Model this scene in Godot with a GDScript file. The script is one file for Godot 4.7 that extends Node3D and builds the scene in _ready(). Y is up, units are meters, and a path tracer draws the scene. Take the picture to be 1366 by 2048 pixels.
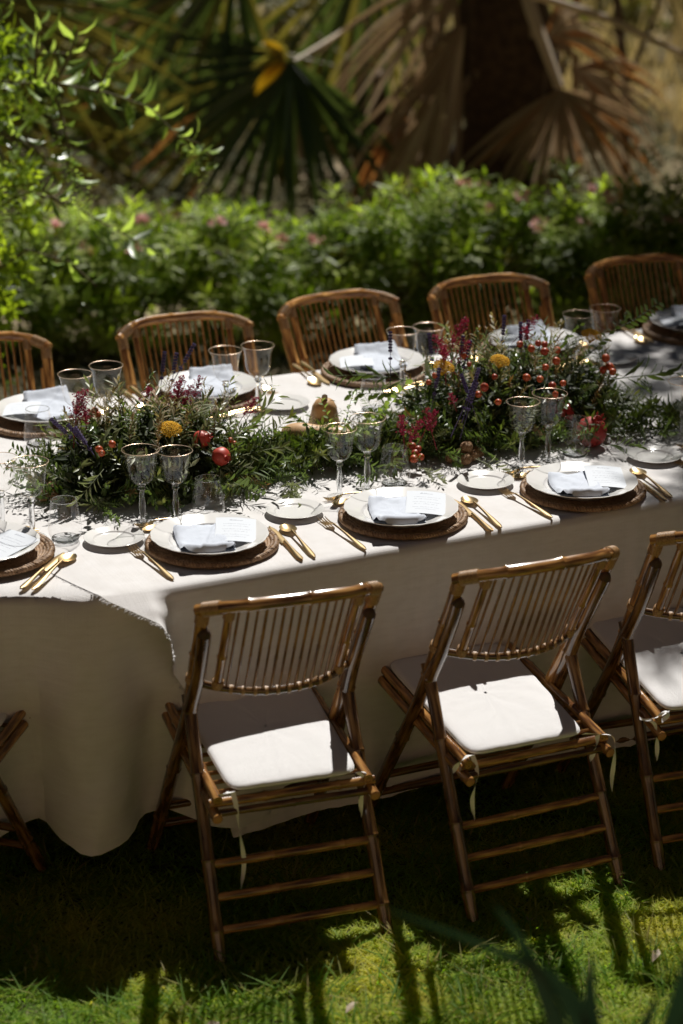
extends Node3D
# A garden lunch table: one long table with a rounded end, bamboo folding chairs, flowers, a hedge and fan palms.
# World: y up, metres. The camera stands at x = 0, z = 0 and looks towards -z. The table's own axes are u (along) and v (across).

var rng := RandomNumberGenerator.new()
const TABLE_TURN := 0.4503            # 25.8 degrees
const TABLE_END := Vector3(-0.72, 0.0, -5.99)
const CLOTH_TOP := 0.756
var used := {}
var M := {}

class Geo:
	var v := PackedVector3Array()
	var uv := PackedVector2Array()
	var ix := PackedInt32Array()
	var flat := false

	func vert(p: Vector3, t := Vector2.ZERO) -> int:
		v.append(p)
		uv.append(t)
		return v.size() - 1

	func tri(a: int, b: int, c: int) -> void:
		ix.append(a)
		ix.append(c)
		ix.append(b)

	func tube(path: Array, radii: Array, sides := 8, caps := true) -> void:
		var n := path.size()
		var first := v.size()
		var t: Vector3 = (path[1] - path[0]).normalized()
		var ref := Vector3.UP if absf(t.y) < 0.9 else Vector3.RIGHT
		var nn := (ref - t * ref.dot(t)).normalized()
		var run := 0.0
		for k in n:
			var p: Vector3 = path[k]
			var t2: Vector3 = (path[mini(k + 1, n - 1)] - path[maxi(k - 1, 0)]).normalized()
			nn = (nn - t2 * nn.dot(t2)).normalized()
			var bb := t2.cross(nn)
			if k > 0:
				run += p.distance_to(path[k - 1])
			var r: float = radii[mini(k, radii.size() - 1)]
			for s in sides + 1:
				var a := TAU * s / sides
				vert(p + (nn * cos(a) + bb * sin(a)) * r, Vector2(float(s) / sides, run))
		for k in n - 1:
			for s in sides:
				var a := first + k * (sides + 1) + s
				var b := a + 1
				var c := a + sides + 1
				tri(a, b, c)
				tri(b, c + 1, c)
		if caps:
			for e in 2:
				var k: int = 0 if e == 0 else n - 1
				var ring := first + k * (sides + 1)
				var c := vert(path[k], Vector2(0.5, 0.5))
				var base := v.size()
				for s in sides:
					vert(v[ring + s], Vector2(0.5 + 0.4 * cos(TAU * s / sides), 0.02 * sin(TAU * s / sides)))
				for s in sides:
					var a := base + s
					var b := base + (s + 1) % sides
					if e == 0:
						tri(c, b, a)
					else:
						tri(c, a, b)

	# profile of (radius, height), going up the outside; lobes scallop the radius where it is over from
	func lathe(profile: Array, sides := 24, at := Vector3.ZERO, lobes := 0, depth := 0.0, from := 0.0, closed := false) -> void:
		var n := profile.size()
		var first := v.size()
		for k in n:
			var p: Vector2 = profile[k]
			for s in sides:
				var a := TAU * s / sides
				var r := p.x
				if lobes > 0 and r > from:
					r *= 1.0 + depth * absf(sin(a * lobes * 0.5)) - depth * 0.5
				vert(at + Vector3(r * cos(a), p.y, r * sin(a)), Vector2(float(s) / sides, p.y))
		var rows := n if closed else n - 1
		for k in rows:
			var k2 := (k + 1) % n
			for s in sides:
				var s2 := (s + 1) % sides
				var a := first + k * sides + s
				var b := first + k2 * sides + s
				var c := first + k * sides + s2
				var d := first + k2 * sides + s2
				tri(a, b, c)
				tri(c, b, d)

	func grid(nu: int, nv: int, f: Callable, flip := false) -> void:
		var first := v.size()
		for j in nv + 1:
			for i in nu + 1:
				vert(f.call(float(i) / nu, float(j) / nv), Vector2(float(i) / nu, float(j) / nv))
		for j in nv:
			for i in nu:
				var a := first + j * (nu + 1) + i
				var b := a + 1
				var c := a + nu + 1
				var d := c + 1
				if flip:
					tri(a, c, b)
					tri(b, c, d)
				else:
					tri(a, b, c)
					tri(b, d, c)

	func ball(c: Vector3, r: Vector3, nu := 10, nv := 7) -> void:
		grid(nu, nv, func(a, b):
			var th: float = a * TAU
			var ph: float = (b - 0.5) * PI
			return c + Vector3(r.x * cos(ph) * cos(th), r.y * sin(ph), r.z * cos(ph) * sin(th)), true)

	func box(c: Vector3, s: Vector3, b := Basis.IDENTITY) -> void:
		for ax in 3:
			for sg in [-1.0, 1.0]:
				var nrm := Vector3.ZERO
				nrm[ax] = sg
				var e1 := Vector3.ZERO
				var e2 := Vector3.ZERO
				e1[(ax + 1) % 3] = 1.0
				e2[(ax + 2) % 3] = sg
				var q := []
				for k in [[-1, -1], [1, -1], [1, 1], [-1, 1]]:
					q.append(vert(c + b * ((nrm + e1 * k[0] + e2 * k[1]) * s * 0.5)))
				tri(q[0], q[1], q[2])
				tri(q[0], q[2], q[3])

	# a leaf with a folded midrib; two segments, pointed
	func leaf(p: Vector3, dir: Vector3, up: Vector3, length: float, wide: float, droop := 0.2, wide_at := 0.42) -> void:
		dir = dir.normalized()
		var side := dir.cross(up).normalized()
		var nrm := side.cross(dir).normalized()
		var m1 := p + dir * length * wide_at - nrm * length * droop * 0.18
		var m2 := p + dir * length * 0.78 - nrm * length * droop * 0.55
		var tip := p + dir * length - nrm * length * droop
		var lift := nrm * wide * 0.18
		var a := vert(p)
		var l1 := vert(m1 - side * wide * 0.5 + lift)
		var c1 := vert(m1)
		var r1 := vert(m1 + side * wide * 0.5 + lift)
		var l2 := vert(m2 - side * wide * 0.32 + lift)
		var c2 := vert(m2)
		var r2 := vert(m2 + side * wide * 0.32 + lift)
		var t := vert(tip)
		tri(a, c1, l1)
		tri(a, r1, c1)
		tri(l1, c1, l2)
		tri(c1, c2, l2)
		tri(c1, r1, c2)
		tri(r1, r2, c2)
		tri(l2, c2, t)
		tri(c2, r2, t)

	# a cheap leaf of four triangles
	func blade(p: Vector3, dir: Vector3, up: Vector3, length: float, wide: float, droop := 0.2) -> void:
		dir = dir.normalized()
		var side := dir.cross(up).normalized()
		var nrm := side.cross(dir).normalized()
		var m := p + dir * length * 0.45 - nrm * length * droop * 0.25
		var a := vert(p)
		var l := vert(m - side * wide * 0.5)
		var r := vert(m + side * wide * 0.5)
		var c := vert(m - nrm * wide * 0.15)
		var t := vert(p + dir * length - nrm * length * droop)
		tri(a, c, l)
		tri(a, r, c)
		tri(l, c, t)
		tri(c, r, t)

	func mesh() -> ArrayMesh:
		var nrm := PackedVector3Array()
		nrm.resize(v.size())
		for k in range(0, ix.size(), 3):
			var a := ix[k]
			var c := ix[k + 1]
			var b := ix[k + 2]
			var f := (v[b] - v[a]).cross(v[c] - v[a])
			nrm[a] += f
			nrm[b] += f
			nrm[c] += f
		for k in nrm.size():
			nrm[k] = nrm[k].normalized() if nrm[k].length_squared() > 1e-20 else Vector3.UP
		var arr := []
		arr.resize(Mesh.ARRAY_MAX)
		arr[Mesh.ARRAY_VERTEX] = v
		arr[Mesh.ARRAY_NORMAL] = nrm
		arr[Mesh.ARRAY_TEX_UV] = uv
		arr[Mesh.ARRAY_INDEX] = ix
		var m := ArrayMesh.new()
		m.add_surface_from_arrays(Mesh.PRIMITIVE_TRIANGLES, arr)
		return m

# ---------------------------------------------------------------- naming and placing
func numbered(called: String) -> String:
	var k: int = used.get(called, 0)
	used[called] = k + 1
	return called if k == 0 else "%s_%03d" % [called, k]

func tag(o: Node, label: String, category: String, group := "", kind := "") -> void:
	o.set_meta("label", label)
	if category: o.set_meta("category", category)
	if group: o.set_meta("group", group)
	if kind: o.set_meta("kind", kind)

func thing(called: String, label: String, category: String, at := Vector3.ZERO, turn := 0.0, group := "") -> Node3D:
	var o := Node3D.new()
	o.name = numbered(called)
	add_child(o)
	o.position = at
	o.rotation.y = turn
	tag(o, label, category, group)
	return o

func obj(called: String, mesh: Mesh, mat: Material, parent: Node = self) -> MeshInstance3D:
	var o := MeshInstance3D.new()
	if parent == self:
		o.name = numbered(called)
	else:
		var k := 0
		for c in parent.get_children():
			var nm := str(c.name)
			if nm == called or (nm.begins_with(called + "_") and nm.length() == called.length() + 4 and nm.substr(called.length() + 1).is_valid_int()):
				k += 1
		o.name = called if k == 0 else "%s_%03d" % [called, k]
	o.mesh = mesh
	o.material_override = mat
	parent.add_child(o, true)
	return o

func copy(src: Node3D, label: String, at: Vector3, turn: float, group := "") -> Node3D:
	var o: Node3D = src.duplicate()
	var nm := str(src.name)
	if nm.length() > 4 and nm.substr(nm.length() - 3).is_valid_int():
		nm = nm.substr(0, nm.length() - 4)
	o.name = numbered(nm)
	add_child(o)
	o.position = at
	o.rotation = Vector3(0, turn, 0)
	o.set_meta("label", label)
	if group: o.set_meta("group", group)
	return o

func structure(o: Node, label: String) -> void:
	o.set_meta("kind", "structure")
	o.set_meta("label", label)

func many(called: String, mesh: Mesh, mat: Material, where: Array, tints: Array, parent: Node = self) -> MultiMeshInstance3D:
	var mm := MultiMesh.new()
	mm.transform_format = MultiMesh.TRANSFORM_3D
	mm.use_colors = not tints.is_empty()
	mm.mesh = mesh
	mm.instance_count = where.size()
	for k in where.size():
		mm.set_instance_transform(k, where[k])
		if mm.use_colors:
			mm.set_instance_color(k, tints[k])
	var o := MultiMeshInstance3D.new()
	o.name = numbered(called) if parent == self else called
	o.multimesh = mm
	o.material_override = mat
	o.set_meta("kind", "stuff")
	parent.add_child(o, true)
	return o

# a point on the table: u along, v across (negative towards the camera), y up
func tp(u: float, v: float, y := CLOTH_TOP) -> Vector3:
	return TABLE_END + Vector3(u * cos(TABLE_TURN) - v * sin(TABLE_TURN), y, -u * sin(TABLE_TURN) - v * cos(TABLE_TURN))

func aim(p: Vector3, dir: Vector3, roll := 0.0, size := 1.0) -> Transform3D:
	# local +y along dir
	dir = dir.normalized()
	var ref := Vector3.UP if absf(dir.y) < 0.95 else Vector3.RIGHT
	var x := ref.cross(dir).normalized()
	var z := x.cross(dir).normalized()
	return Transform3D(Basis(x, dir, z) * Basis(Vector3.UP, roll) * Basis.from_scale(Vector3.ONE * size), p)

func ran(a: float, b: float) -> float:
	return rng.randf_range(a, b)

func rdir() -> Vector3:
	var z := ran(-1, 1)
	var a := ran(0, TAU)
	var r := sqrt(1.0 - z * z)
	return Vector3(r * cos(a), z, r * sin(a))

# ---------------------------------------------------------------- materials
func lin(r: float, g: float, b: float) -> Color:
	return Color(r, g, b).linear_to_srgb()

func noise_tex(freq: float, colors: Array, sd := 1, octaves := 4, size := 256, kind := FastNoiseLite.TYPE_SIMPLEX_SMOOTH) -> NoiseTexture2D:
	var n := FastNoiseLite.new()
	n.noise_type = kind
	n.frequency = freq
	n.fractal_octaves = octaves
	n.seed = sd
	var t := NoiseTexture2D.new()
	t.width = size
	t.height = size
	t.seamless = true
	t.noise = n
	if not colors.is_empty():
		var g := Gradient.new()
		var offs := PackedFloat32Array()
		var cols := PackedColorArray()
		for c in colors:
			offs.append(c[0])
			cols.append(c[1])
		g.offsets = offs
		g.colors = cols
		t.color_ramp = g
	return t

func std(c: Color, rough := 0.7, metal := 0.0) -> StandardMaterial3D:
	var m := StandardMaterial3D.new()
	m.albedo_color = c
	m.roughness = rough
	m.metallic = metal
	return m

func leafy(c: Color, back: Color, rough := 0.45) -> StandardMaterial3D:
	var m := std(c, rough)
	m.cull_mode = BaseMaterial3D.CULL_DISABLED
	m.backlight_enabled = true
	m.backlight = back
	return m

func weave_image(size: int, threads: int, sd: int) -> ImageTexture:
	# plain weave with threads of uneven thickness; height in grey
	rng.seed = sd
	var im := Image.create(size, size, false, Image.FORMAT_L8)
	var wx := []
	var wy := []
	for k in threads:
		wx.append(ran(0.55, 1.0))
		wy.append(ran(0.55, 1.0))
	for y in size:
		for x in size:
			var fx := float(x) / size * threads
			var fy := float(y) / size * threads
			var ix := int(fx)
			var iy := int(fy)
			var over: float = 1.0 if (ix + iy) % 2 == 0 else 0.0
			var hx: float = (1.0 - absf(fract(fx) - 0.5) * 1.6) * wx[ix]
			var hy: float = (1.0 - absf(fract(fy) - 0.5) * 1.6) * wy[iy]
			var h: float = maxf(hx * (0.65 + 0.35 * over), hy * (1.0 - 0.35 * over))
			im.set_pixel(x, y, Color(h, h, h))
	return ImageTexture.create_from_image(im)

func fract(x: float) -> float:
	return x - floorf(x)

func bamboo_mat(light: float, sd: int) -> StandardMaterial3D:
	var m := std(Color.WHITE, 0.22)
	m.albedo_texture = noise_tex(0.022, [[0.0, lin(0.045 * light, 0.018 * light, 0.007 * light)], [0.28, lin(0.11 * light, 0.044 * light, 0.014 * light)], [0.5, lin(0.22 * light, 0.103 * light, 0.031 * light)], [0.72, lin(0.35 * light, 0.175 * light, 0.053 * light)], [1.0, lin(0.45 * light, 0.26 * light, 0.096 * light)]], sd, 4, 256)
	m.uv1_scale = Vector3(1, 1.3, 1)
	m.clearcoat_enabled = true
	m.clearcoat = 0.5
	m.clearcoat_roughness = 0.15
	return m

func materials() -> void:
	var weave := weave_image(512, 128, 7)
	M.linen = std(Color.WHITE, 0.95)
	M.linen.albedo_texture = noise_tex(0.02, [[0.0, lin(0.62, 0.598, 0.585)], [0.5, lin(0.665, 0.645, 0.64)], [1.0, lin(0.695, 0.68, 0.68)]], 3, 5, 256)
	M.linen.uv1_triplanar = true
	M.linen.uv1_scale = Vector3(2.4, 9.0, 2.4)
	M.linen.heightmap_enabled = true
	M.linen.heightmap_texture = weave
	M.linen.heightmap_scale = 0.09
	M.linen.cull_mode = BaseMaterial3D.CULL_DISABLED
	M.under_linen = M.linen.duplicate()
	M.cushion = std(lin(0.71, 0.70, 0.705), 0.95)
	M.cushion.uv1_triplanar = true
	M.cushion.uv1_scale = Vector3(4.5, 4.5, 4.5)
	M.cushion.heightmap_enabled = true
	M.cushion.heightmap_texture = weave
	M.cushion.heightmap_scale = 0.08
	M.ribbon = std(lin(0.80, 0.79, 0.77), 0.9)
	M.ribbon.cull_mode = BaseMaterial3D.CULL_DISABLED
	M.napkin = std(lin(0.575, 0.615, 0.70), 0.9)
	M.napkin.uv1_triplanar = true
	M.napkin.uv1_scale = Vector3(7, 7, 7)
	M.napkin.heightmap_enabled = true
	M.napkin.heightmap_texture = weave
	M.napkin.heightmap_scale = 0.03
	M.hem_edge = std(lin(0.34, 0.32, 0.42), 0.9)
	M.table_wood = std(lin(0.12, 0.07, 0.04), 0.7)
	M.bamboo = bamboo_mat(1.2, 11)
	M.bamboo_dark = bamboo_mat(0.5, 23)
	M.bamboo_b = bamboo_mat(1.3, 77)
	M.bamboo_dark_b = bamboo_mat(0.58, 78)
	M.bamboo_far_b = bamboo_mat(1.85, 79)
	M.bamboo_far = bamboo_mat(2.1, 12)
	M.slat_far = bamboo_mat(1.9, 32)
	M.slat = bamboo_mat(1.0, 31)
	M.cut = std(lin(0.05, 0.022, 0.01), 0.7)
	M.cut_pale = std(lin(0.42, 0.2, 0.075), 0.6)
	M.cane = std(Color.WHITE, 0.4)
	M.cane.albedo_texture = noise_tex(0.05, [[0.0, lin(0.16, 0.075, 0.025)], [0.5, lin(0.36, 0.2, 0.075)], [1.0, lin(0.5, 0.31, 0.14)]], 5, 3, 128)
	M.cane.uv1_scale = Vector3(2, 30, 1)
	M.cane.clearcoat_enabled = true
	M.cane.clearcoat = 0.3
	M.rattan = std(Color.WHITE, 0.6)
	M.rattan.albedo_texture = noise_tex(0.06, [[0.0, lin(0.10, 0.052, 0.026)], [0.5, lin(0.28, 0.165, 0.085)], [1.0, lin(0.50, 0.34, 0.20)]], 8, 4, 128)
	M.rattan.uv1_triplanar = true
	M.rattan.uv1_scale = Vector3(9, 9, 9)
	M.china = std(lin(0.80, 0.785, 0.77), 0.16)
	M.china.clearcoat_enabled = true
	M.china.clearcoat = 0.6
	M.china.clearcoat_roughness = 0.05
	M.gold = std(lin(0.80, 0.59, 0.32), 0.3, 1.0)
	M.glass = std(Color(0.98, 0.99, 1.0, 0.003), 0.015)
	M.glass.metallic_specular = 0.5
	M.glass.transparency = BaseMaterial3D.TRANSPARENCY_ALPHA
	M.glass.cull_mode = BaseMaterial3D.CULL_DISABLED
	M.tumbler_glass = M.glass.duplicate()
	M.tumbler_glass.metallic_specular = 0.6
	M.tumbler_glass.albedo_color = Color(0.98, 0.99, 1.0, 0.006)
	M.crystal = std(Color(0.98, 0.99, 1.0, 0.004), 0.02)
	M.crystal.refraction_enabled = true
	M.crystal.refraction_scale = 0.05
	M.crystal.transparency = BaseMaterial3D.TRANSPARENCY_ALPHA
	M.rim_gold = std(lin(0.90, 0.70, 0.52), 0.3, 1.0)
	M.card = std(Color.WHITE, 0.85)
	M.card.albedo_texture = card_image()
	# plants
	M.olive = leafy(lin(0.14, 0.155, 0.07), lin(0.13, 0.16, 0.04), 0.42)
	M.olive_pale = leafy(lin(0.26, 0.28, 0.18), lin(0.12, 0.14, 0.06), 0.5)
	M.lentisk = leafy(lin(0.065, 0.105, 0.03), lin(0.13, 0.20, 0.025), 0.32)
	M.willow = leafy(lin(0.11, 0.13, 0.04), lin(0.16, 0.18, 0.03), 0.4)
	M.fern = leafy(lin(0.06, 0.095, 0.028), lin(0.10, 0.15, 0.02), 0.45)
	M.dry_herb = leafy(lin(0.24, 0.20, 0.10), lin(0.2, 0.16, 0.05), 0.6)
	M.rust_leaf = leafy(lin(0.2, 0.13, 0.05), lin(0.2, 0.11, 0.02), 0.5)
	M.fresh = leafy(lin(0.22, 0.33, 0.06), lin(0.62, 0.82, 0.12), 0.42)
	M.fresh_herb = leafy(lin(0.10, 0.16, 0.035), lin(0.26, 0.36, 0.05), 0.4)
	M.stem = std(lin(0.12, 0.10, 0.045), 0.8)
	M.bark = std(lin(0.11, 0.075, 0.05), 0.9)
	M.tinted = leafy(Color.WHITE, lin(0.85, 1.0, 0.22), 0.5)
	M.tinted.vertex_color_use_as_albedo = true
	M.hedge_leaf = leafy(Color.WHITE, lin(0.92, 1.12, 0.19), 0.42)
	M.hedge_leaf.metallic_specular = 0.36
	M.hedge_leaf.vertex_color_use_as_albedo = true
	M.tinted_dry = leafy(Color.WHITE, lin(0.8, 0.72, 0.4), 0.8)
	M.tinted_dry.vertex_color_use_as_albedo = true
	M.tinted_grass = leafy(Color.WHITE, lin(1.38, 1.42, 0.30), 0.55)
	M.tinted_grass.vertex_color_use_as_albedo = true
	M.yarrow = std(lin(0.74, 0.43, 0.015), 0.8)
	M.yarrow2 = std(lin(0.5, 0.26, 0.012), 0.8)
	M.crimson = leafy(lin(0.22, 0.014, 0.04), lin(0.26, 0.012, 0.045), 0.7)
	M.lavender = std(lin(0.085, 0.06, 0.16), 0.8)
	M.hip = std(Color.WHITE, 0.42)
	M.hip.albedo_texture = noise_tex(0.02, [[0.0, lin(0.30, 0.025, 0.012)], [0.55, lin(0.46, 0.075, 0.018)], [1.0, lin(0.56, 0.20, 0.03)]], 9, 2, 128)
	M.hip.uv1_triplanar = true
	M.hip.uv1_scale = Vector3(14, 14, 14)
	M.hip_dark = M.hip.duplicate()
	M.hip_dark.albedo_texture = noise_tex(0.02, [[0.0, lin(0.20, 0.018, 0.012)], [0.55, lin(0.34, 0.04, 0.016)], [1.0, lin(0.45, 0.12, 0.03)]], 10, 2, 128)
	M.pomegranate = std(Color.WHITE, 0.48)
	M.pomegranate.albedo_texture = noise_tex(0.03, [[0.0, lin(0.22, 0.012, 0.016)], [0.5, lin(0.36, 0.03, 0.025)], [1.0, lin(0.48, 0.10, 0.05)]], 19, 5, 256)
	M.pomegranate.uv1_triplanar = true
	M.pomegranate.uv1_scale = Vector3(7, 7, 7)
	M.pom_light = M.pomegranate.duplicate()
	M.pom_light.albedo_texture = noise_tex(0.03, [[0.0, lin(0.34, 0.018, 0.018)], [0.5, lin(0.50, 0.05, 0.035)], [1.0, lin(0.62, 0.20, 0.10)]], 29, 5, 256)
	M.squash = std(Color.WHITE, 0.4)
	M.squash.albedo_texture = noise_tex(0.012, [[0.0, lin(0.52, 0.30, 0.14)], [0.5, lin(0.60, 0.37, 0.19)], [1.0, lin(0.66, 0.44, 0.25)]], 39, 5, 256)
	M.squash.uv1_triplanar = true
	M.squash.uv1_scale = Vector3(5, 5, 5)
	M.walnut = std(lin(0.30, 0.17, 0.08), 0.75)
	M.walnut.heightmap_enabled = true
	M.walnut.heightmap_texture = noise_tex(0.06, [], 49, 4, 128)
	M.walnut.heightmap_scale = 0.5
	M.walnut.uv1_triplanar = true
	M.walnut.uv1_scale = Vector3(20, 20, 20)
	M.pink = leafy(lin(0.8, 0.52, 0.49), lin(0.9, 0.52, 0.48), 0.7)
	M.palm_green = leafy(lin(0.04, 0.07, 0.026), lin(0.09, 0.13, 0.02), 0.3)
	M.palm_olive = leafy(lin(0.15, 0.14, 0.035), lin(0.26, 0.22, 0.03), 0.4)
	M.palm_yellow = leafy(lin(0.55, 0.33, 0.02), lin(0.55, 0.32, 0.01), 0.5)
	M.palm_dry = leafy(lin(0.30, 0.225, 0.15), lin(0.26, 0.17, 0.09), 0.6)
	M.palm_pale = leafy(lin(0.52, 0.43, 0.32), lin(0.3, 0.22, 0.14), 0.6)
	M.palm_orange = leafy(lin(0.32, 0.17, 0.07), lin(0.42, 0.17, 0.04), 0.6)
	M.trunk = std(Color.WHITE, 0.95)
	M.trunk.albedo_texture = noise_tex(0.03, [[0.0, lin(0.03, 0.018, 0.01)], [0.5, lin(0.075, 0.045, 0.025)], [1.0, lin(0.14, 0.085, 0.045)]], 59, 4, 256)
	M.trunk.uv1_triplanar = true
	M.trunk.uv1_scale = Vector3(2, 2, 2)
	M.earth = std(Color.WHITE, 0.95)
	M.earth.albedo_texture = noise_tex(0.012, [[0.0, lin(0.09, 0.08, 0.03)], [0.45, lin(0.20, 0.165, 0.08)], [0.6, lin(0.30, 0.235, 0.14)], [1.0, lin(0.42, 0.33, 0.22)]], 69, 5, 512)
	M.earth.uv1_triplanar = true
	M.earth.uv1_world_triplanar = true
	M.earth.uv1_scale = Vector3(0.22, 0.22, 0.22)
	M.render_ochre = std(lin(0.58, 0.375, 0.23), 0.95)
	M.lawn = std(Color.WHITE, 0.95)
	M.lawn.albedo_texture = noise_tex(0.03, [[0.0, lin(0.03, 0.035, 0.01)], [0.5, lin(0.06, 0.066, 0.016)], [1.0, lin(0.12, 0.11, 0.035)]], 79, 4, 256)
	M.lawn.uv1_triplanar = true
	M.lawn.uv1_world_triplanar = true
	M.lawn.uv1_scale = Vector3(1.7, 1.7, 1.7)
	M.blade_dark = leafy(lin(0.010, 0.035, 0.018), lin(0.004, 0.014, 0.005), 0.5)

func card_image() -> ImageTexture:
	# a heading and lines of small slanted handwriting, too small to read
	var im := Image.create(160, 224, false, Image.FORMAT_RGB8)
	im.fill(lin(0.66, 0.70, 0.76))
	rng.seed = 91
	var lines := [[30, 52, 2], [62, 110, 1], [82, 96, 1], [112, 116, 1], [132, 92, 1], [162, 108, 1], [182, 84, 1]]
	for l in lines:
		var x: float = 80.0 - l[1] * 0.5
		var h: float = 6.0 if l[2] == 2 else 3.0
		var y: float = l[0]
		var to: float = 80.0 + l[1] * 0.5
		while x < to:
			if rng.randf() < 0.13:
				x += 5.0
			var tall: float = h * (2.0 if rng.randf() < 0.2 else 1.0)
			for s in int(tall * 2):
				var px := int(x + s * 0.25)
				var py := int(y - s * 0.5)
				if px < 159 and py > 0:
					im.set_pixel(px, py, lin(0.28, 0.3, 0.36))
			x += ran(2.0, 3.4)
	return ImageTexture.create_from_image(im)

func _ready() -> void:
	# ---- camera
	var cam := Camera3D.new()
	cam.name = "camera"
	cam.position = Vector3(0, 2.87, 0)
	cam.rotation_degrees = Vector3(-20, 0, 0)
	cam.near = 0.1
	cam.far = 400.0
	var lens := CameraAttributesPhysical.new()
	lens.frustum_focal_length = 85.0
	lens.frustum_focus_distance = 6.15
	lens.exposure_aperture = 2.1
	lens.frustum_near = 0.1
	lens.frustum_far = 400.0
	cam.attributes = lens
	cam.fov = 23.92
	add_child(cam)
	cam.current = true
	# ---- sky, exposure
	var env := Environment.new()
	env.background_mode = Environment.BG_SKY
	var sky := Sky.new()
	var sm := ProceduralSkyMaterial.new()
	sm.sky_top_color = Color(0.50, 0.62, 0.84)
	sm.sky_horizon_color = Color(0.64, 0.64, 0.60)
	sm.sky_curve = 0.3
	sm.ground_bottom_color = Color(0.16, 0.15, 0.08)
	sm.ground_horizon_color = Color(0.42, 0.42, 0.34)
	sm.sun_angle_max = 4.0
	sm.sky_energy_multiplier = 0.19
	sm.ground_energy_multiplier = 0.4
	sky.sky_material = sm
	env.sky = sky
	env.tonemap_mode = Environment.TONE_MAPPER_LINEAR
	env.tonemap_exposure = 1.12
	env.sdfgi_enabled = true
	env.ssao_enabled = true
	env.ssil_enabled = true
	var we := WorldEnvironment.new()
	we.name = "world_environment"
	we.environment = env
	add_child(we)
	# ---- sun: high, beyond the table and a little to the right
	var sun := DirectionalLight3D.new()
	sun.name = "sun"
	sun.light_energy = 1.6
	sun.light_color = Color(1.0, 0.985, 0.955)
	sun.light_angular_distance = 0.6
	sun.shadow_enabled = true
	var to_sun := Vector3(sin(deg_to_rad(11.0)) * cos(deg_to_rad(53.0)), sin(deg_to_rad(53.0)), -cos(deg_to_rad(11.0)) * cos(deg_to_rad(53.0)))
	sun.look_at_from_position(to_sun * 30.0, Vector3.ZERO)
	add_child(sun)

	materials()
	rng.seed = 1
	ground()
	hedge()
	palms()
	shrub_left()
	shade_trees()
	table()
	chairs()
	settings()
	flowers()
	foreground_plant()

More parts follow.
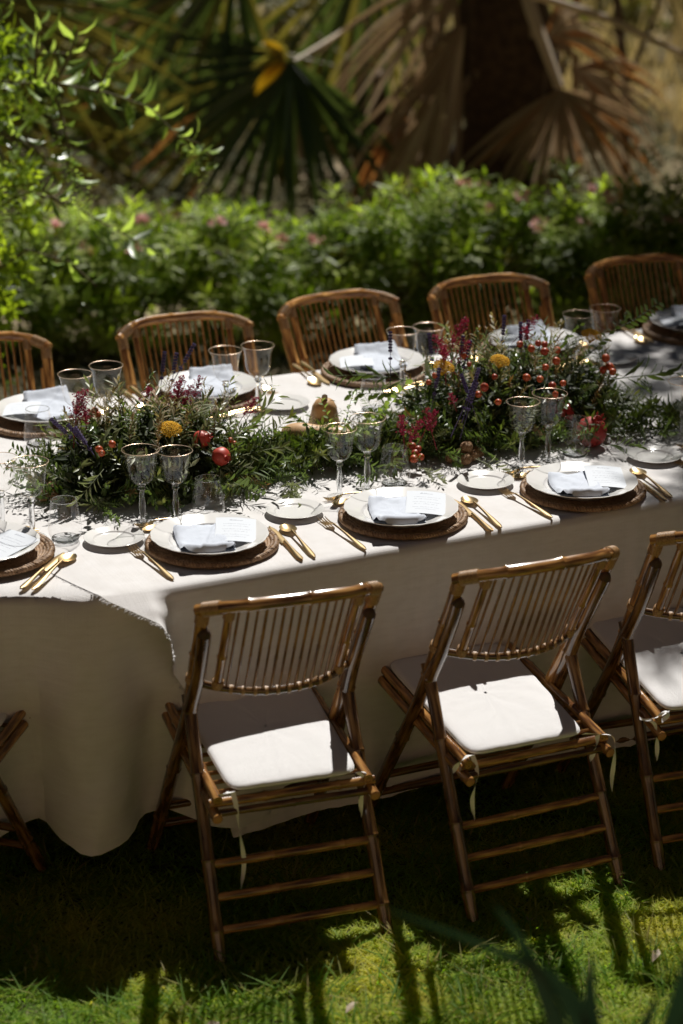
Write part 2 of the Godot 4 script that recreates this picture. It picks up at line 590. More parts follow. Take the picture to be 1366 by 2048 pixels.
# ---------------------------------------------------------------- ground
func ground() -> void:
	var g := Geo.new()
	g.grid(80, 80, func(a, b):
		var x: float = (a - 0.5) * 240.0
		var z: float = 40.0 - b * 240.0
		var far: float = maxf(0.0, -z - 16.0)
		return Vector3(x, -0.004 + far * 0.02, z))
	structure(obj("ground", g.mesh(), M.earth), "dry brown earth of the garden behind the hedge")
	var l := Geo.new()
	l.grid(40, 40, func(a, b): return Vector3(-9.0 + a * 18.0, 0.004, 6.0 - b * 15.2))
	structure(obj("lawn", l.mesh(), M.lawn), "short green lawn under the table and chairs")
	# grass blades
	var t := Geo.new()
	for k in 8:
		var a := ran(0, TAU)
		var p := Vector3(ran(-0.016, 0.016), 0, ran(-0.016, 0.016))
		var d := Vector3(cos(a) * ran(0.4, 1.5), 1.0, sin(a) * ran(0.4, 1.5))
		t.blade(p, d, Vector3(-sin(a), 0.1, cos(a)).cross(d), ran(0.022, 0.05), 0.0042, ran(0.1, 0.6))
	var where := []
	var tints := []
	var patch := FastNoiseLite.new()
	patch.seed = 4
	patch.frequency = 2.2
	for k in 52000:
		var p := Vector3(ran(-1.5, 1.7), 0.002, -ran(4.1, 6.7))
		var n := patch.get_noise_2d(p.x, p.z)
		if n < -0.35 and rng.randf() < 0.6:
			continue
		where.append(Transform3D(Basis(Vector3.UP, ran(0, TAU)) * Basis.from_scale(Vector3(1, ran(0.6, 1.25), 1) * ran(0.7, 1.2)), p))
		var dry := clampf(0.35 + n * 0.8 + ran(-0.3, 0.3), 0.0, 1.0)
		tints.append(Color(0.32, 0.50, 0.035).lerp(Color(0.82, 0.74, 0.15), dry))
	tag(many("lawn_grass", t.mesh(), M.tinted_grass, where, tints), "green lawn blades of grass around the chairs", "grass", "", "stuff")
	var lg := Geo.new()
	for k in 4:
		var a := ran(0, TAU)
		lg.blade(Vector3(ran(-0.01, 0.01), 0, ran(-0.01, 0.01)), Vector3(cos(a) * 0.5, 1.0, sin(a) * 0.5), Vector3(-sin(a), 0.1, cos(a)).cross(Vector3(cos(a) * 0.5, 1.0, sin(a) * 0.5)), ran(0.06, 0.10), 0.0046, ran(0.3, 0.9))
	var w3 := []
	var t3 := []
	for k in 4200:
		var p := Vector3(ran(-1.5, 1.7), 0.002, -ran(4.1, 6.2))
		if patch.get_noise_2d(p.x * 0.8 + 7.0, p.z * 0.8) < -0.05: continue
		w3.append(Transform3D(Basis(Vector3.UP, ran(0, TAU)) * Basis.from_scale(Vector3.ONE * ran(0.6, 1.1)), p))
		t3.append(Color(0.2, 0.36, 0.04).lerp(Color(0.6, 0.5, 0.2), 0.0 if rng.randf() < 0.75 else ran(0.4, 1.0)))
	tag(many("long_grass", lg.mesh(), M.tinted_grass, w3, t3), "longer stray green and straw blades among the short lawn", "grass", "", "stuff")
	# fallen leaves on the lawn
	var fl := Geo.new()
	fl.leaf(Vector3(-0.02, 0, 0), Vector3(1, 0.1, 0), Vector3.UP, 0.045, 0.02, 0.3)
	var fm := fl.mesh()
	var n := 0
	for p in [Vector3(0.02, 0.03, -4.62), Vector3(0.44, 0.035, -5.0), Vector3(-0.28, 0.03, -4.55), Vector3(0.72, 0.03, -4.85)]:
		var o := obj("fallen_leaf", fm, M.palm_dry)
		o.position = p
		o.rotation = Vector3(ran(-0.4, 0.4), ran(0, TAU), ran(-0.4, 0.4))
		tag(o, ["curled brown leaf on the grass below the left chair", "dry leaf on the grass between the two front chairs", "brown leaf on the lit grass at the bottom left", "brown leaf on the lit grass beside the right chair leg"][n], "fallen leaf", "dry leaves on the lawn")
		n += 1
	# tall dry grass far behind the palms
	var dg := Geo.new()
	for k in 9:
		var a := ran(0, TAU)
		var d := Vector3(cos(a) * 0.35, 1.0, sin(a) * 0.35)
		dg.blade(Vector3(ran(-0.1, 0.1), 0, ran(-0.1, 0.1)), d, Vector3(0, 0, 1), ran(0.45, 1.0), 0.02, ran(0.1, 0.5))
	var w2 := []
	var t2 := []
	for k in 2600:
		var z := ran(13.6, 34.0)
		var x := ran(-0.24, 0.24) * z * 1.3
		if rng.randf() < 0.2 and x < 1.0:
			continue
		w2.append(Transform3D(Basis(Vector3.UP, ran(0, TAU)) * Basis.from_scale(Vector3.ONE * ran(0.5, 1.1)), Vector3(x, maxf(0.0, z - 16.0) * 0.02, -z)))
		var f := clampf(0.5 + x * 0.25 + ran(-0.35, 0.35), 0.0, 1.0)
		t2.append(Color(0.24, 0.24, 0.09).lerp(Color(0.58, 0.48, 0.33), f))
	tag(many("dry_grass", dg.mesh(), M.tinted_dry, w2, t2), "tall dry olive and straw coloured grass behind the palms", "dry grass", "", "stuff")

# ---------------------------------------------------------------- leaf clusters
func whorl(n: int, length: float, wide: float, stem_len: float, spread: float, sd: int) -> ArrayMesh:
	rng.seed = sd
	var g := Geo.new()
	g.tube([Vector3.ZERO, Vector3(0, stem_len, 0)], [0.003, 0.002], 4, false)
	for k in n:
		var a := k * 2.4
		var f := float(k) / n
		var y := stem_len * (0.25 + 0.75 * f)
		var up := lerpf(0.25, 1.3, f) * spread
		g.blade(Vector3(0, y, 0), Vector3(cos(a), up, sin(a)), Vector3.UP, length * ran(0.75, 1.1), wide, ran(0.05, 0.3))
	return g.mesh()

func hedge() -> void:
	var wh := whorl(13, 0.088, 0.019, 0.10, 0.85, 21)
	var fl := Geo.new()
	for k in 5:
		var a := TAU * k / 5
		fl.blade(Vector3.ZERO, Vector3(cos(a), 0.35, sin(a)), Vector3.UP, 0.02, 0.017, 0.2)
	var flower := fl.mesh()
	rng.seed = 77
	var xs := [-2.35, -1.85, -1.38, -0.95, -0.5, -0.05, 0.4, 0.84, 1.3, 1.78, 2.3]
	var looks := ["beside the light green shrub", "under the arching light green branches", "pink-flowered, behind the far left chair", "sunlit, left of the second far chair", "sunlit and bright, behind the second far chair", "sunlit, behind the gap beside the third far chair", "half shaded, behind the third far chair", "dark, under the dry palm fronds behind the fourth far chair", "shaded, with pink flowers below the dry fan", "at the right edge, behind the last far chair", "beyond the right edge of the hedge"]
	for k in xs.size():
		var h: float = 0.47 + 0.05 * sin(k * 2.3) + (0.08 if xs[k] > 0.3 else 0.0)
		var c := Vector3(xs[k], 0, -10.05 - 0.1 * xs[k] + ran(-0.06, 0.06))
		var t := thing("oleander_shrub", "low leafy oleander hedge shrub " + looks[k], "shrub", c, 0.0, "shrubs of the low hedge")
		var sg := Geo.new()
		for s in 9:
			var a := ran(0, TAU)
			var top := Vector3(cos(a) * ran(0.1, 0.28), h * ran(0.6, 0.9), sin(a) * ran(0.1, 0.28))
			sg.tube([Vector3(cos(a) * 0.05, 0, sin(a) * 0.05), top * Vector3(0.5, 0.5, 0.5) + Vector3(ran(-0.04, 0.04), 0, 0), top], [0.011, 0.008, 0.004], 5, false)
		obj("stem", sg.mesh(), M.bark, t)
		var where := []
		var tints := []
		for s in 300:
			var d := rdir()
			if d.y < -0.75: d.y = -d.y
			var r := Vector3(0.37, h * ran(0.46, 0.60), 0.40) * pow(rng.randf(), 0.45)
			var p := Vector3(0, h * 0.52, 0) + d * r
			if p.y < 0.04: p.y = ran(0.04, 0.14)
			if s % 9 == 0: p.y += ran(0.04, 0.16) * (p.y / h)
			where.append(aim(p, d * 0.8 + Vector3(ran(-0.4, 0.4), 0.8, ran(-0.4, 0.4)), ran(0, TAU), ran(0.55, 1.2)))
			var f := rng.randf()
			tints.append(Color(0.17, 0.235, 0.045).lerp(Color(0.76, 0.84, 0.24), f * f) if rng.randf() > 0.05 else Color(0.2, 0.17, 0.04))
		many("foliage", wh, M.hedge_leaf, where, tints, t)
		var nf: int = [4, 6, 7, 4, 3, 2, 2, 5, 7, 7, 4][k]
		for s in nf:
			var a := ran(0, TAU)
			var p := Vector3(cos(a) * 0.24, h * ran(0.95, 1.25), absf(sin(a)) * 0.2 + 0.05)
			var fw := Geo.new()
			for q in 6:
				var o := Vector3(ran(-0.028, 0.028), ran(-0.012, 0.022), ran(-0.028, 0.028))
				var b := aim(Vector3.ZERO, rdir() + Vector3(0, 1.2, 0.5))
				for kk in 5:
					var aa := TAU * kk / 5
					fw.blade(o, b.basis * Vector3(cos(aa), 0.35, sin(aa)), b.basis * Vector3.UP, 0.021, 0.018, 0.2)
			var fo := obj("flower_cluster", fw.mesh(), M.pink, t)
			fo.position = p

# ---------------------------------------------------------------- fan palms
func fan(parent: Node3D, hub: Vector3, axis: Vector3, face: Vector3, spread: float, n: int, length: float, mats: Array, droop: float, wide := 0.045) -> void:
	# a fan leaf: pleated leaflets that leave the hub; axis is the middle leaflet, face the normal of the fan
	axis = axis.normalized()
	face = (face - axis * face.dot(axis)).normalized()
	var fr := Node3D.new()
	var c := 0
	for ch in parent.get_children():
		if str(ch.name).begins_with("frond"): c += 1
	fr.name = "frond" if c == 0 else "frond_%03d" % c
	parent.add_child(fr)
	for k in n:
		var a := (float(k) / (n - 1) - 0.5) * spread + ran(-0.06, 0.06)
		var d := axis.rotated(face, a)
		var le := length * (0.78 + 0.22 * cos(a)) * ran(0.72, 1.08)
		var side := d.cross(face).normalized()
		var g := Geo.new()
		var segs := 6
		var rows := []
		for s in segs + 1:
			var f := float(s) / segs
			var w := wide * (0.2 + 0.8 * sin(minf(f * 2.6, 1.57))) * (1.0 - pow(f, 2.2)) + 0.0012
			var p := hub + d * le * f + Vector3.DOWN * le * (droop + 0.12 * sin(k * 2.9)) * pow(f, 2.6) + face * (0.09 * sin(k * 1.7) + 0.05 * sin(k * 4.1)) * f * le
			var fold := face * w * 0.45
			rows.append([g.vert(p - side * w * 0.5 + fold), g.vert(p), g.vert(p + side * w * 0.5 + fold)])
		for s in segs:
			for q in 2:
				g.tri(rows[s][q], rows[s][q + 1], rows[s + 1][q])
				g.tri(rows[s][q + 1], rows[s + 1][q + 1], rows[s + 1][q])
		obj("leaflet", g.mesh(), mats[rng.randi() % mats.size()], fr)

func petiole(parent: Node3D, path: Array, r: float, mat: Material) -> void:
	var g := Geo.new()
	g.tube(path, [r, r * 0.8, r * 0.6], 7)
	obj("leaf_stalk", g.mesh(), mat, parent)

func palms() -> void:
	rng.seed = 300
	var t := thing("fan_palm", "large shaded fan palm with dry hanging fronds behind the hedge", "palm tree", Vector3(0.85, 0, -12.6))
	var o := t.position
	var g := Geo.new()
	var path := []
	var rad := []
	for k in 16:
		path.append(Vector3(0.02 * sin(k * 0.9), k * 0.22, 0.02 * cos(k * 1.3)))
		rad.append(0.25 + 0.03 * sin(k * 2.1) + (0.07 if k < 2 else 0.0))
	g.tube(path, rad, 14)
	obj("trunk", g.mesh(), M.trunk, t)
	# old leaf bases round the trunk, each a strap that hangs down
	for k in 34:
		var a := ran(0, TAU)
		var y := ran(0.5, 2.3)
		var r := Vector3(cos(a), 0, sin(a))
		var b := Geo.new()
		var le := ran(0.5, 1.0)
		b.tube([r * 0.26 + Vector3(0, y, 0), r * 0.40 + Vector3(0, y - 0.08, 0), r * 0.40 + Vector3(ran(-0.1, 0.1), maxf(0.04, y - le), ran(-0.1, 0.1))], [0.028, 0.022, 0.012], 5)
		obj("leaf_base", b.mesh(), [M.trunk, M.palm_dry, M.palm_dry, M.trunk][k % 4], t)
	# the dry fan on the right, its grey stalk from the crown
	petiole(t, [(Vector3(0.80, 1.6, -12.2) - o), (Vector3(0.93, 1.12, -11.9) - o), (Vector3(1.055, 0.80, -11.7) - o)], 0.042, M.palm_pale)
	fan(t, (Vector3(1.06, 0.79, -11.68) - o), Vector3(0.12, -0.9, 0.25), Vector3(0.1, 0.35, 1), 2.4, 38, 0.66, [M.palm_dry, M.palm_dry, M.palm_pale, M.palm_dry, M.palm_orange], 0.12, 0.04)
	fan(t, (Vector3(1.15, 0.84, -12.0) - o), Vector3(0.9, -0.35, 0.1), Vector3(0, 0.5, 1), 1.5, 16, 0.62, [M.palm_orange, M.palm_dry, M.palm_pale], 0.45, 0.035)
	fan(t, (Vector3(1.02, 0.98, -12.1) - o), Vector3(0.8, 0.5, 0.1), Vector3(0, 0.4, 1), 1.4, 13, 0.55, [M.palm_orange, M.palm_dry, M.palm_pale], 0.7, 0.035)
	# hanging dead fans on the left of the trunk
	fan(t, (Vector3(0.60, 1.05, -12.0) - o), Vector3(-0.42, -0.9, 0.15), Vector3(0.5, 0.2, 1), 0.7, 19, 1.02, [M.palm_dry, M.palm_pale, M.palm_dry, M.palm_pale], 0.0, 0.05)
	fan(t, (Vector3(0.50, 0.82, -11.75) - o), Vector3(-0.32, -0.92, 0.1), Vector3(0.3, 0.2, 1), 0.5, 11, 0.80, [M.palm_pale, M.palm_pale, M.palm_dry], 0.0, 0.055)
	fan(t, (Vector3(0.30, 0.62, -12.1) - o), Vector3(-0.08, -1.0, 0.05), Vector3(0, 0.1, 1), 0.9, 22, 0.62, [M.palm_orange, M.palm_orange, M.palm_dry], 0.0, 0.045)
	fan(t, (Vector3(0.62, 1.25, -12.3) - o), Vector3(-0.75, -0.6, 0.2), Vector3(0.3, 0.5, 1), 0.9, 13, 0.85, [M.palm_dry, M.palm_pale, M.palm_dry], 0.35, 0.04)
	# live crown, above the picture
	for k in 34:
		var a := TAU * k / 34.0
		if cos(a) < -0.05 or sin(a) < -0.5: continue
		var d := Vector3(cos(a) + 0.35, ran(0.45, 1.0), sin(a) - 0.1)
		var hub := Vector3(0, 3.3, 0) + d.normalized() * 0.85
		petiole(t, [Vector3(0, 3.2, 0), (Vector3(0, 3.25, 0) + hub) * 0.5 + Vector3(0, 0.1, 0), hub], 0.025, M.palm_green)
		fan(t, hub, d * Vector3(1, 0.4, 1), Vector3(0, 1, 0), 2.6, 14, 0.95, [M.palm_green, M.palm_olive, M.palm_green], 0.35, 0.12)
	petiole(t, [(Vector3(0.86, 1.27, -11.6) - o), (Vector3(1.25, 1.16, -11.5) - o), (Vector3(1.75, 0.94, -11.4) - o)], 0.022, M.palm_pale)

	var p := thing("young_fan_palm", "dark green fan palm with a yellow dying leaf, left of the big palm", "palm tree", Vector3(0.16, 0, -13.17))
	o = p.position
	var st := Geo.new()
	st.tube([Vector3(0, 0, 0), Vector3(0.02, 0.3, 0), Vector3(0.0, 0.62, 0)], [0.10, 0.11, 0.09], 10)
	obj("trunk", st.mesh(), M.trunk, p)
	petiole(p, [(Vector3(0.162, 0.419, -13.176) - o), (Vector3(0.129, 0.980, -12.744) - o), (Vector3(-0.237, 0.839, -12.225) - o)], 0.016, M.palm_pale)
	fan(p, (Vector3(-0.243, 0.834, -12.204) - o), Vector3(-0.55, -0.75, 0.3), Vector3(-0.15, 0.75, 0.8), 2.9, 34, 1.05, [M.palm_green], 0.10, 0.065)
	fan(p, (Vector3(-0.357, 0.775, -12.420) - o), Vector3(-0.85, -0.5, 0.1), Vector3(-0.1, 0.5, 1), 0.95, 18, 1.02, [M.palm_olive, M.palm_olive, M.palm_orange, M.palm_green], 0.10, 0.045)
	fan(p, (Vector3(-0.28, 0.87, -12.0) - o), Vector3(-0.7, 0.25, 0.1), Vector3(0, 0.3, 1), 2.0, 7, 0.22, [M.palm_yellow, M.palm_yellow, M.palm_olive], 0.35, 0.07)
	fan(p, (Vector3(-0.540, 1.304, -12.528) - o), Vector3(-0.5, -0.75, 0.15), Vector3(-0.2, 0.6, 1), 2.0, 26, 1.10, [M.palm_green, M.palm_olive, M.palm_green], 0.12, 0.045)
	fan(p, (Vector3(0.162, 1.337, -12.852) - o), Vector3(-0.35, -0.8, 0.1), Vector3(0, 0.5, 1), 1.9, 22, 0.99, [M.palm_green, M.palm_olive], 0.15, 0.045)
	petiole(p, [(Vector3(0.162, 0.419, -13.176) - o), (Vector3(-0.108, 1.175, -12.960) - o), (Vector3(-0.540, 1.304, -12.528) - o)], 0.018, M.palm_olive)
	petiole(p, [(Vector3(0.162, 0.419, -13.176) - o), (Vector3(0.195, 1.067, -13.068) - o), (Vector3(0.162, 1.337, -12.852) - o)], 0.018, M.palm_olive)

	for f in [[Vector3(-0.95, 0.98, -13.6), Vector3(-0.6, -0.7, 0.1), 1.7], [Vector3(-0.35, 0.55, -13.2), Vector3(0.4, -0.8, 0.2), 1.3], [Vector3(0.05, 0.95, -13.5), Vector3(-0.2, -0.9, 0.1), 1.2], [Vector3(-1.35, 0.6, -13.0), Vector3(0.5, -0.5, 0.2), 1.4]]:
		petiole(p, [Vector3(0, 0.6, 0), (f[0] - o + Vector3(0, 1.0, 0)) * 0.5, f[0] - o], 0.014, M.palm_olive)
		fan(p, f[0] - o, f[1], Vector3(0.2, 0.5, 1), f[2], 20, 0.85, [M.palm_olive, M.palm_green, M.palm_dry], 0.2, 0.05)
	var q := thing("fan_palm", "green fan palm at the left edge, behind the light green shrub", "palm tree", Vector3(-2.37, 0, -12.95))
	o = q.position
	var sq := Geo.new()
	sq.tube([Vector3(0, 0, 0), Vector3(0, 0.5, 0), Vector3(0.03, 1.1, 0)], [0.14, 0.15, 0.12], 10)
	obj("trunk", sq.mesh(), M.trunk, q)
	for f in [[Vector3(-1.749, 1.153, -12.096), Vector3(0.85, -0.35, 0.2)], [Vector3(-1.890, 0.581, -12.420), Vector3(0.8, -0.2, 0.2)], [Vector3(-2.052, 1.499, -12.528), Vector3(0.9, 0.1, 0.1)], [Vector3(-2.916, 1.175, -12.528), Vector3(-0.8, 0.1, 0.2)]]:
		petiole(q, [Vector3(0.02, 1.05, 0), ((f[0] - o) + Vector3(0, 1.2, 0)) * 0.5 + Vector3(0, 0.1, 0), (f[0] - o)], 0.018, M.palm_olive)
		fan(q, (f[0] - o), f[1], Vector3(0, 0.6, 1), 2.0, 22, 1.07, [M.palm_green, M.palm_olive], 0.18, 0.045)
	# bushes behind the palms
	var leaf := whorl(13, 0.11, 0.03, 0.14, 0.7, 41)
	rng.seed = 44
	var bs := [[-2.6, 15.2, 1.3, "beyond the left edge palm"], [-1.5, 14.4, 1.1, "behind the light green shrub"], [-0.6, 15.0, 1.2, "behind the yellow palm leaf"], [0.3, 15.8, 1.3, "between the two palms"], [1.9, 17.2, 0.9, "pale, far behind the dry palm fan"], [2.9, 18.0, 1.3, "beyond the top right corner"], [-3.6, 17.5, 1.6, "far off beyond the left edge"], [0.9, 19.0, 1.2, "far off behind the big palm"], [2.4, 21.0, 1.0, "farthest and palest, at the top right"]]
	for b in bs:
		var bt := thing("garden_bush", "loose olive green bush " + b[3], "bush", Vector3(b[0], maxf(0.0, b[1] - 16.0) * 0.02, -b[1]), 0.0, "bushes behind the palms")
		var sg := Geo.new()
		for s in 7:
			var a := ran(0, TAU)
			sg.tube([Vector3.ZERO, Vector3(cos(a) * 0.2, b[2] * 0.4, sin(a) * 0.2), Vector3(cos(a) * 0.4, b[2] * 0.8, sin(a) * 0.4)], [0.02, 0.014, 0.006], 5, false)
		obj("stem", sg.mesh(), M.bark, bt)
		var where := []
		var tints := []
		for s in 170:
			var d := rdir()
			var pp := Vector3(0, b[2] * 0.5, 0) + d * Vector3(0.75, b[2] * 0.55, 0.6) * pow(rng.randf(), 0.35)
			if pp.y < 0.05: continue
			where.append(aim(pp, d + Vector3(0, 0.7, 0), ran(0, TAU), ran(0.7, 1.3)))
			tints.append(Color(0.14, 0.15, 0.05).lerp(Color(0.38, 0.34, 0.15), rng.randf()))
		many("foliage", leaf, M.tinted, where, tints, bt)
	var gc := whorl(10, 0.07, 0.022, 0.06, 0.6, 47)
	rng.seed = 48
	var gw := []
	var gt := []
	for k in 900:
		gw.append(aim(Vector3(ran(-2.6, 2.6), ran(0.0, 0.05), -ran(9.0, 9.75)), Vector3(ran(-0.5, 0.5), 1, ran(-0.2, 0.7)), ran(0, TAU), ran(0.5, 1.0)))
		gt.append(Color(0.05, 0.06, 0.02).lerp(Color(0.2, 0.16, 0.08), rng.randf()))
	for k in 4200:
		var z := ran(10.75, 15.5)
		var x := ran(-3.4, 3.6)
		if rng.randf() < 0.25 and x > 0.9: continue
		gw.append(aim(Vector3(x, ran(0.0, 0.16) + 0.05 * sin(x * 3.0 + z * 2.0), -z), Vector3(ran(-0.5, 0.5), 1, ran(-0.2, 0.7)), ran(0, TAU), ran(0.7, 1.3)))
		gt.append(Color(0.07, 0.08, 0.025).lerp(Color(0.22, 0.19, 0.08), rng.randf()))
	tag(many("ground_cover", gc, M.tinted_dry, gw, gt), "dull olive low ground cover between the hedge and the palms", "ground cover", "", "stuff")
	# the bare brown twig at the top right
	var tw := Geo.new()
	tw.tube([Vector3(0, 0, 0), Vector3(-0.03, 0.7, 0.02), Vector3(-0.10, 1.25, 0), Vector3(-0.16, 1.9, 0.03)], [0.03, 0.026, 0.022, 0.012], 7)
	tw.tube([Vector3(-0.03, 0.7, 0.02), Vector3(0.12, 1.1, 0), Vector3(0.2, 1.5, 0)], [0.014, 0.01, 0.006], 6)
	var two := obj("bare_sapling", tw.mesh(), M.bark)
	two.position = Vector3(1.47, 0, -12.3)
	tag(two, "thin reddish brown bare stem standing at the top right", "sapling")

# ---------------------------------------------------------------- the light green shrub on the left
func shrub_left() -> void:
	rng.seed = 500
	var t := thing("flowering_shrub", "light green leafy shrub with arching branches and pale flower panicles, upper left", "shrub", Vector3(-1.45, 0, -8.35))
	var o := t.position
	var leaves := []
	for k in 4:
		var g := Geo.new()
		g.leaf(Vector3.ZERO, Vector3(0, 1, 0), Vector3(0, 0, 1), 0.070 + 0.008 * k, 0.026, 0.15 + 0.12 * k)
		leaves.append(g.mesh())
	var paths := [
		[Vector3(-1.45, 0, -8.35), Vector3(-1.4, 0.8, -8.3), Vector3(-1.16, 1.435, -8.2), Vector3(-0.946, 1.43, -8.2), Vector3(-0.794, 1.40, -8.2), Vector3(-0.651, 1.355, -8.18), Vector3(-0.535, 1.24, -8.15), Vector3(-0.477, 1.15, -8.13)],
		[Vector3(-1.04, 1.43, -8.2), Vector3(-1.03, 1.55, -8.2), Vector3(-1.016, 1.67, -8.22)],
		[Vector3(-0.97, 1.43, -8.2), Vector3(-0.92, 1.52, -8.18), Vector3(-0.885, 1.615, -8.16)],
		[Vector3(-0.83, 1.40, -8.2), Vector3(-0.79, 1.49, -8.18), Vector3(-0.74, 1.55, -8.16)],
		[Vector3(-0.99, 1.43, -8.2), Vector3(-0.95, 1.36, -8.12), Vector3(-0.92, 1.25, -8.08), Vector3(-0.92, 1.13, -8.06)],
		[Vector3(-1.4, 0.4, -8.33), Vector3(-1.28, 0.95, -8.25), Vector3(-1.08, 1.06, -8.2), Vector3(-0.93, 1.02, -8.18), Vector3(-0.80, 0.95, -8.15), Vector3(-0.66, 0.88, -8.12)],
		[Vector3(-1.4, 0.8, -8.3), Vector3(-1.22, 1.25, -8.15), Vector3(-1.08, 1.28, -8.1), Vector3(-1.0, 1.2, -8.06)],
		[Vector3(-1.38, 0.9, -8.35), Vector3(-1.2, 1.55, -8.3), Vector3(-1.12, 1.72, -8.3), Vector3(-1.10, 1.85, -8.3)],
		[Vector3(-1.4, 0.6, -8.3), Vector3(-1.2, 1.1, -8.05), Vector3(-1.03, 1.13, -8.0), Vector3(-0.93, 1.05, -8.0)],
		[Vector3(-1.4, 0.7, -8.4), Vector3(-1.25, 1.35, -8.4), Vector3(-1.06, 1.5, -8.42), Vector3(-0.95, 1.5, -8.4)],
		[Vector3(-1.42, 0.3, -8.3), Vector3(-1.26, 0.75, -8.15), Vector3(-1.08, 0.88, -8.1), Vector3(-0.93, 0.84, -8.08), Vector3(-0.84, 0.76, -8.06)],
		[Vector3(-1.42, 0.5, -8.4), Vector3(-1.3, 1.0, -8.3), Vector3(-1.15, 1.15, -8.3), Vector3(-1.04, 1.0, -8.25)],
		[Vector3(-0.55, 1.26, -8.15), Vector3(-0.49, 1.24, -8.13), Vector3(-0.44, 1.2, -8.12)],
	]
	var count := 0
	for path in paths:
		var q := []
		for p in path: q.append(p - o)
		var g := Geo.new()
		g.tube(q, [0.007, 0.006, 0.005, 0.004, 0.003, 0.0025, 0.002, 0.0015], 5, false)
		obj("branch", g.mesh(), M.stem, t)
		for s in q.size() - 1:
			if (q[s] + o).y < 0.7: continue
			var a: Vector3 = q[s]
			var b: Vector3 = q[s + 1]
			var steps := int(a.distance_to(b) / 0.021)
			for k in steps:
				if count >= 298: break
				var f := (k + rng.randf()) / steps
				var p := a.lerp(b, f)
				var along := (b - a).normalized()
				var rot := k * 2.4 + ran(-0.5, 0.5)
				var side := along.cross(Vector3(0.3, 0.9, 0.2)).normalized().rotated(along, rot)
				var dir := (side + along * 0.55 + Vector3(0, 0.1, 0)).normalized()
				var lf := obj("leaf", leaves[rng.randi() % 4], [M.fresh, M.fresh, M.fresh_herb, M.fresh, M.lentisk][rng.randi() % 5], t)
				lf.transform = aim(p, dir, ran(-0.6, 0.6), ran(0.8, 1.3))
				count += 1
	# more leaves towards the stem, too small and dense to count
	var where := []
	var tints := []
	var wl := whorl(9, 0.07, 0.02, 0.09, 0.5, 91)
	rng.seed = 501
	for k in 330:
		var y := ran(0.35, 1.75)
		var reach := 0.42 * (1.0 - absf(y - 1.1) * 0.55)
		var p := Vector3(-1.45 + ran(-0.3, reach), y, -8.3 + ran(-0.3, 0.25)) - o
		where.append(aim(p, rdir() + Vector3(0.3, 0.5, 0), ran(0, TAU), ran(0.7, 1.2)))
		tints.append(Color(0.14, 0.22, 0.035).lerp(Color(0.44, 0.56, 0.10), rng.randf()))
	many("foliage", wl, M.tinted_grass, where, tints, t)
	# pale green panicles
	var pm := []
	for k in 2:
		var g := Geo.new()
		for s in 60:
			var f := rng.randf()
			var a := ran(0, TAU)
			var r := 0.03 * (1.0 - f * 0.7)
			g.blade(Vector3(cos(a) * r * 0.5, f * 0.12, sin(a) * r * 0.5), Vector3(cos(a), 0.4, sin(a)), Vector3.UP, ran(0.012, 0.024), 0.006, 0.2)
		pm.append(g.mesh())
	for c in [[Vector3(-0.92, 1.24, -8.05), 1.9], [Vector3(-0.96, 1.33, -8.05), 1.7], [Vector3(-0.91, 1.14, -8.04), 1.5], [Vector3(-1.1, 1.3, -8.0), 1.6], [Vector3(-1.13, 1.2, -7.98), 1.5], [Vector3(-0.99, 1.22, -8.03), 1.0], [Vector3(-0.54, 1.25, -8.12), 1.0], [Vector3(-0.49, 1.17, -8.1), 1.0], [Vector3(-0.72, 1.37, -8.16), 0.7], [Vector3(-1.06, 1.19, -8.02), 1.0], [Vector3(-0.47, 1.21, -8.1), 0.8]]:
		var pn := obj("flower_panicle", pm[rng.randi() % 2], M.fresh, t)
		pn.transform = aim(c[0] - o, Vector3(ran(0.1, 0.5), -1, 0.2), ran(0, TAU), c[1])

# ---------------------------------------------------------------- trees that shade the right half (their crowns are above the picture)
func shade_trees() -> void:
	var leaf := whorl(12, 0.10, 0.035, 0.12, 0.6, 61)
	rng.seed = 62
	var t := thing("shade_tree", "broad leafy tree right of the picture that shades the right half of the table", "tree", Vector3(3.1, 0, -10.2))
	var g := Geo.new()
	g.tube([Vector3.ZERO, Vector3(-0.1, 1.4, 0.05), Vector3(-0.25, 2.8, 0), Vector3(-0.5, 4.0, 0.1)], [0.17, 0.14, 0.12, 0.07], 10)
	for k in 9:
		var a := ran(0, TAU)
		g.tube([Vector3(-0.25, 2.7, 0), Vector3(-0.5 + cos(a) * 0.5, 3.6, sin(a) * 0.8), Vector3(-0.6 + cos(a) * 1.1, 4.4 + ran(-0.3, 0.5), sin(a) * 1.6)], [0.06, 0.04, 0.015], 6, false)
	obj("trunk", g.mesh(), M.bark, t)
	var where := []
	var tints := []
	for k in 1250:
		var d := rdir()
		var p := Vector3(-0.6, 4.5, 0.3) + d * Vector3(1.4, 0.9, 1.9) * pow(rng.randf(), 0.4)
		where.append(aim(p, d + Vector3(0, 0.5, 0), ran(0, TAU), ran(0.8, 1.3)))
		tints.append(Color(0.04, 0.07, 0.02).lerp(Color(0.09, 0.12, 0.03), rng.randf()))
	many("crown", leaf, M.tinted, where, tints, t)

	# the house on the sunny side of the garden, behind the camera
	var h := thing("garden_house", "ochre rendered house facing the garden, behind the camera", "house", Vector3(0, 0, 7.2))
	var w := Geo.new()
	w.box(Vector3(0, 2.6, 0.25), Vector3(17, 5.2, 0.5))
	obj("wall", w.mesh(), M.render_ochre, h)
	var rf := Geo.new()
	rf.box(Vector3(0, 5.3, 0.4), Vector3(17.6, 0.18, 1.4))
	obj("roof", rf.mesh(), M.trunk, h)
	for x in [-6.0, -2.0, 2.0, 6.0]:
		var wi := Geo.new()
		wi.box(Vector3(x, 2.9, -0.02), Vector3(1.0, 1.5, 0.06))
		obj("shutter", wi.mesh(), M.table_wood, h)

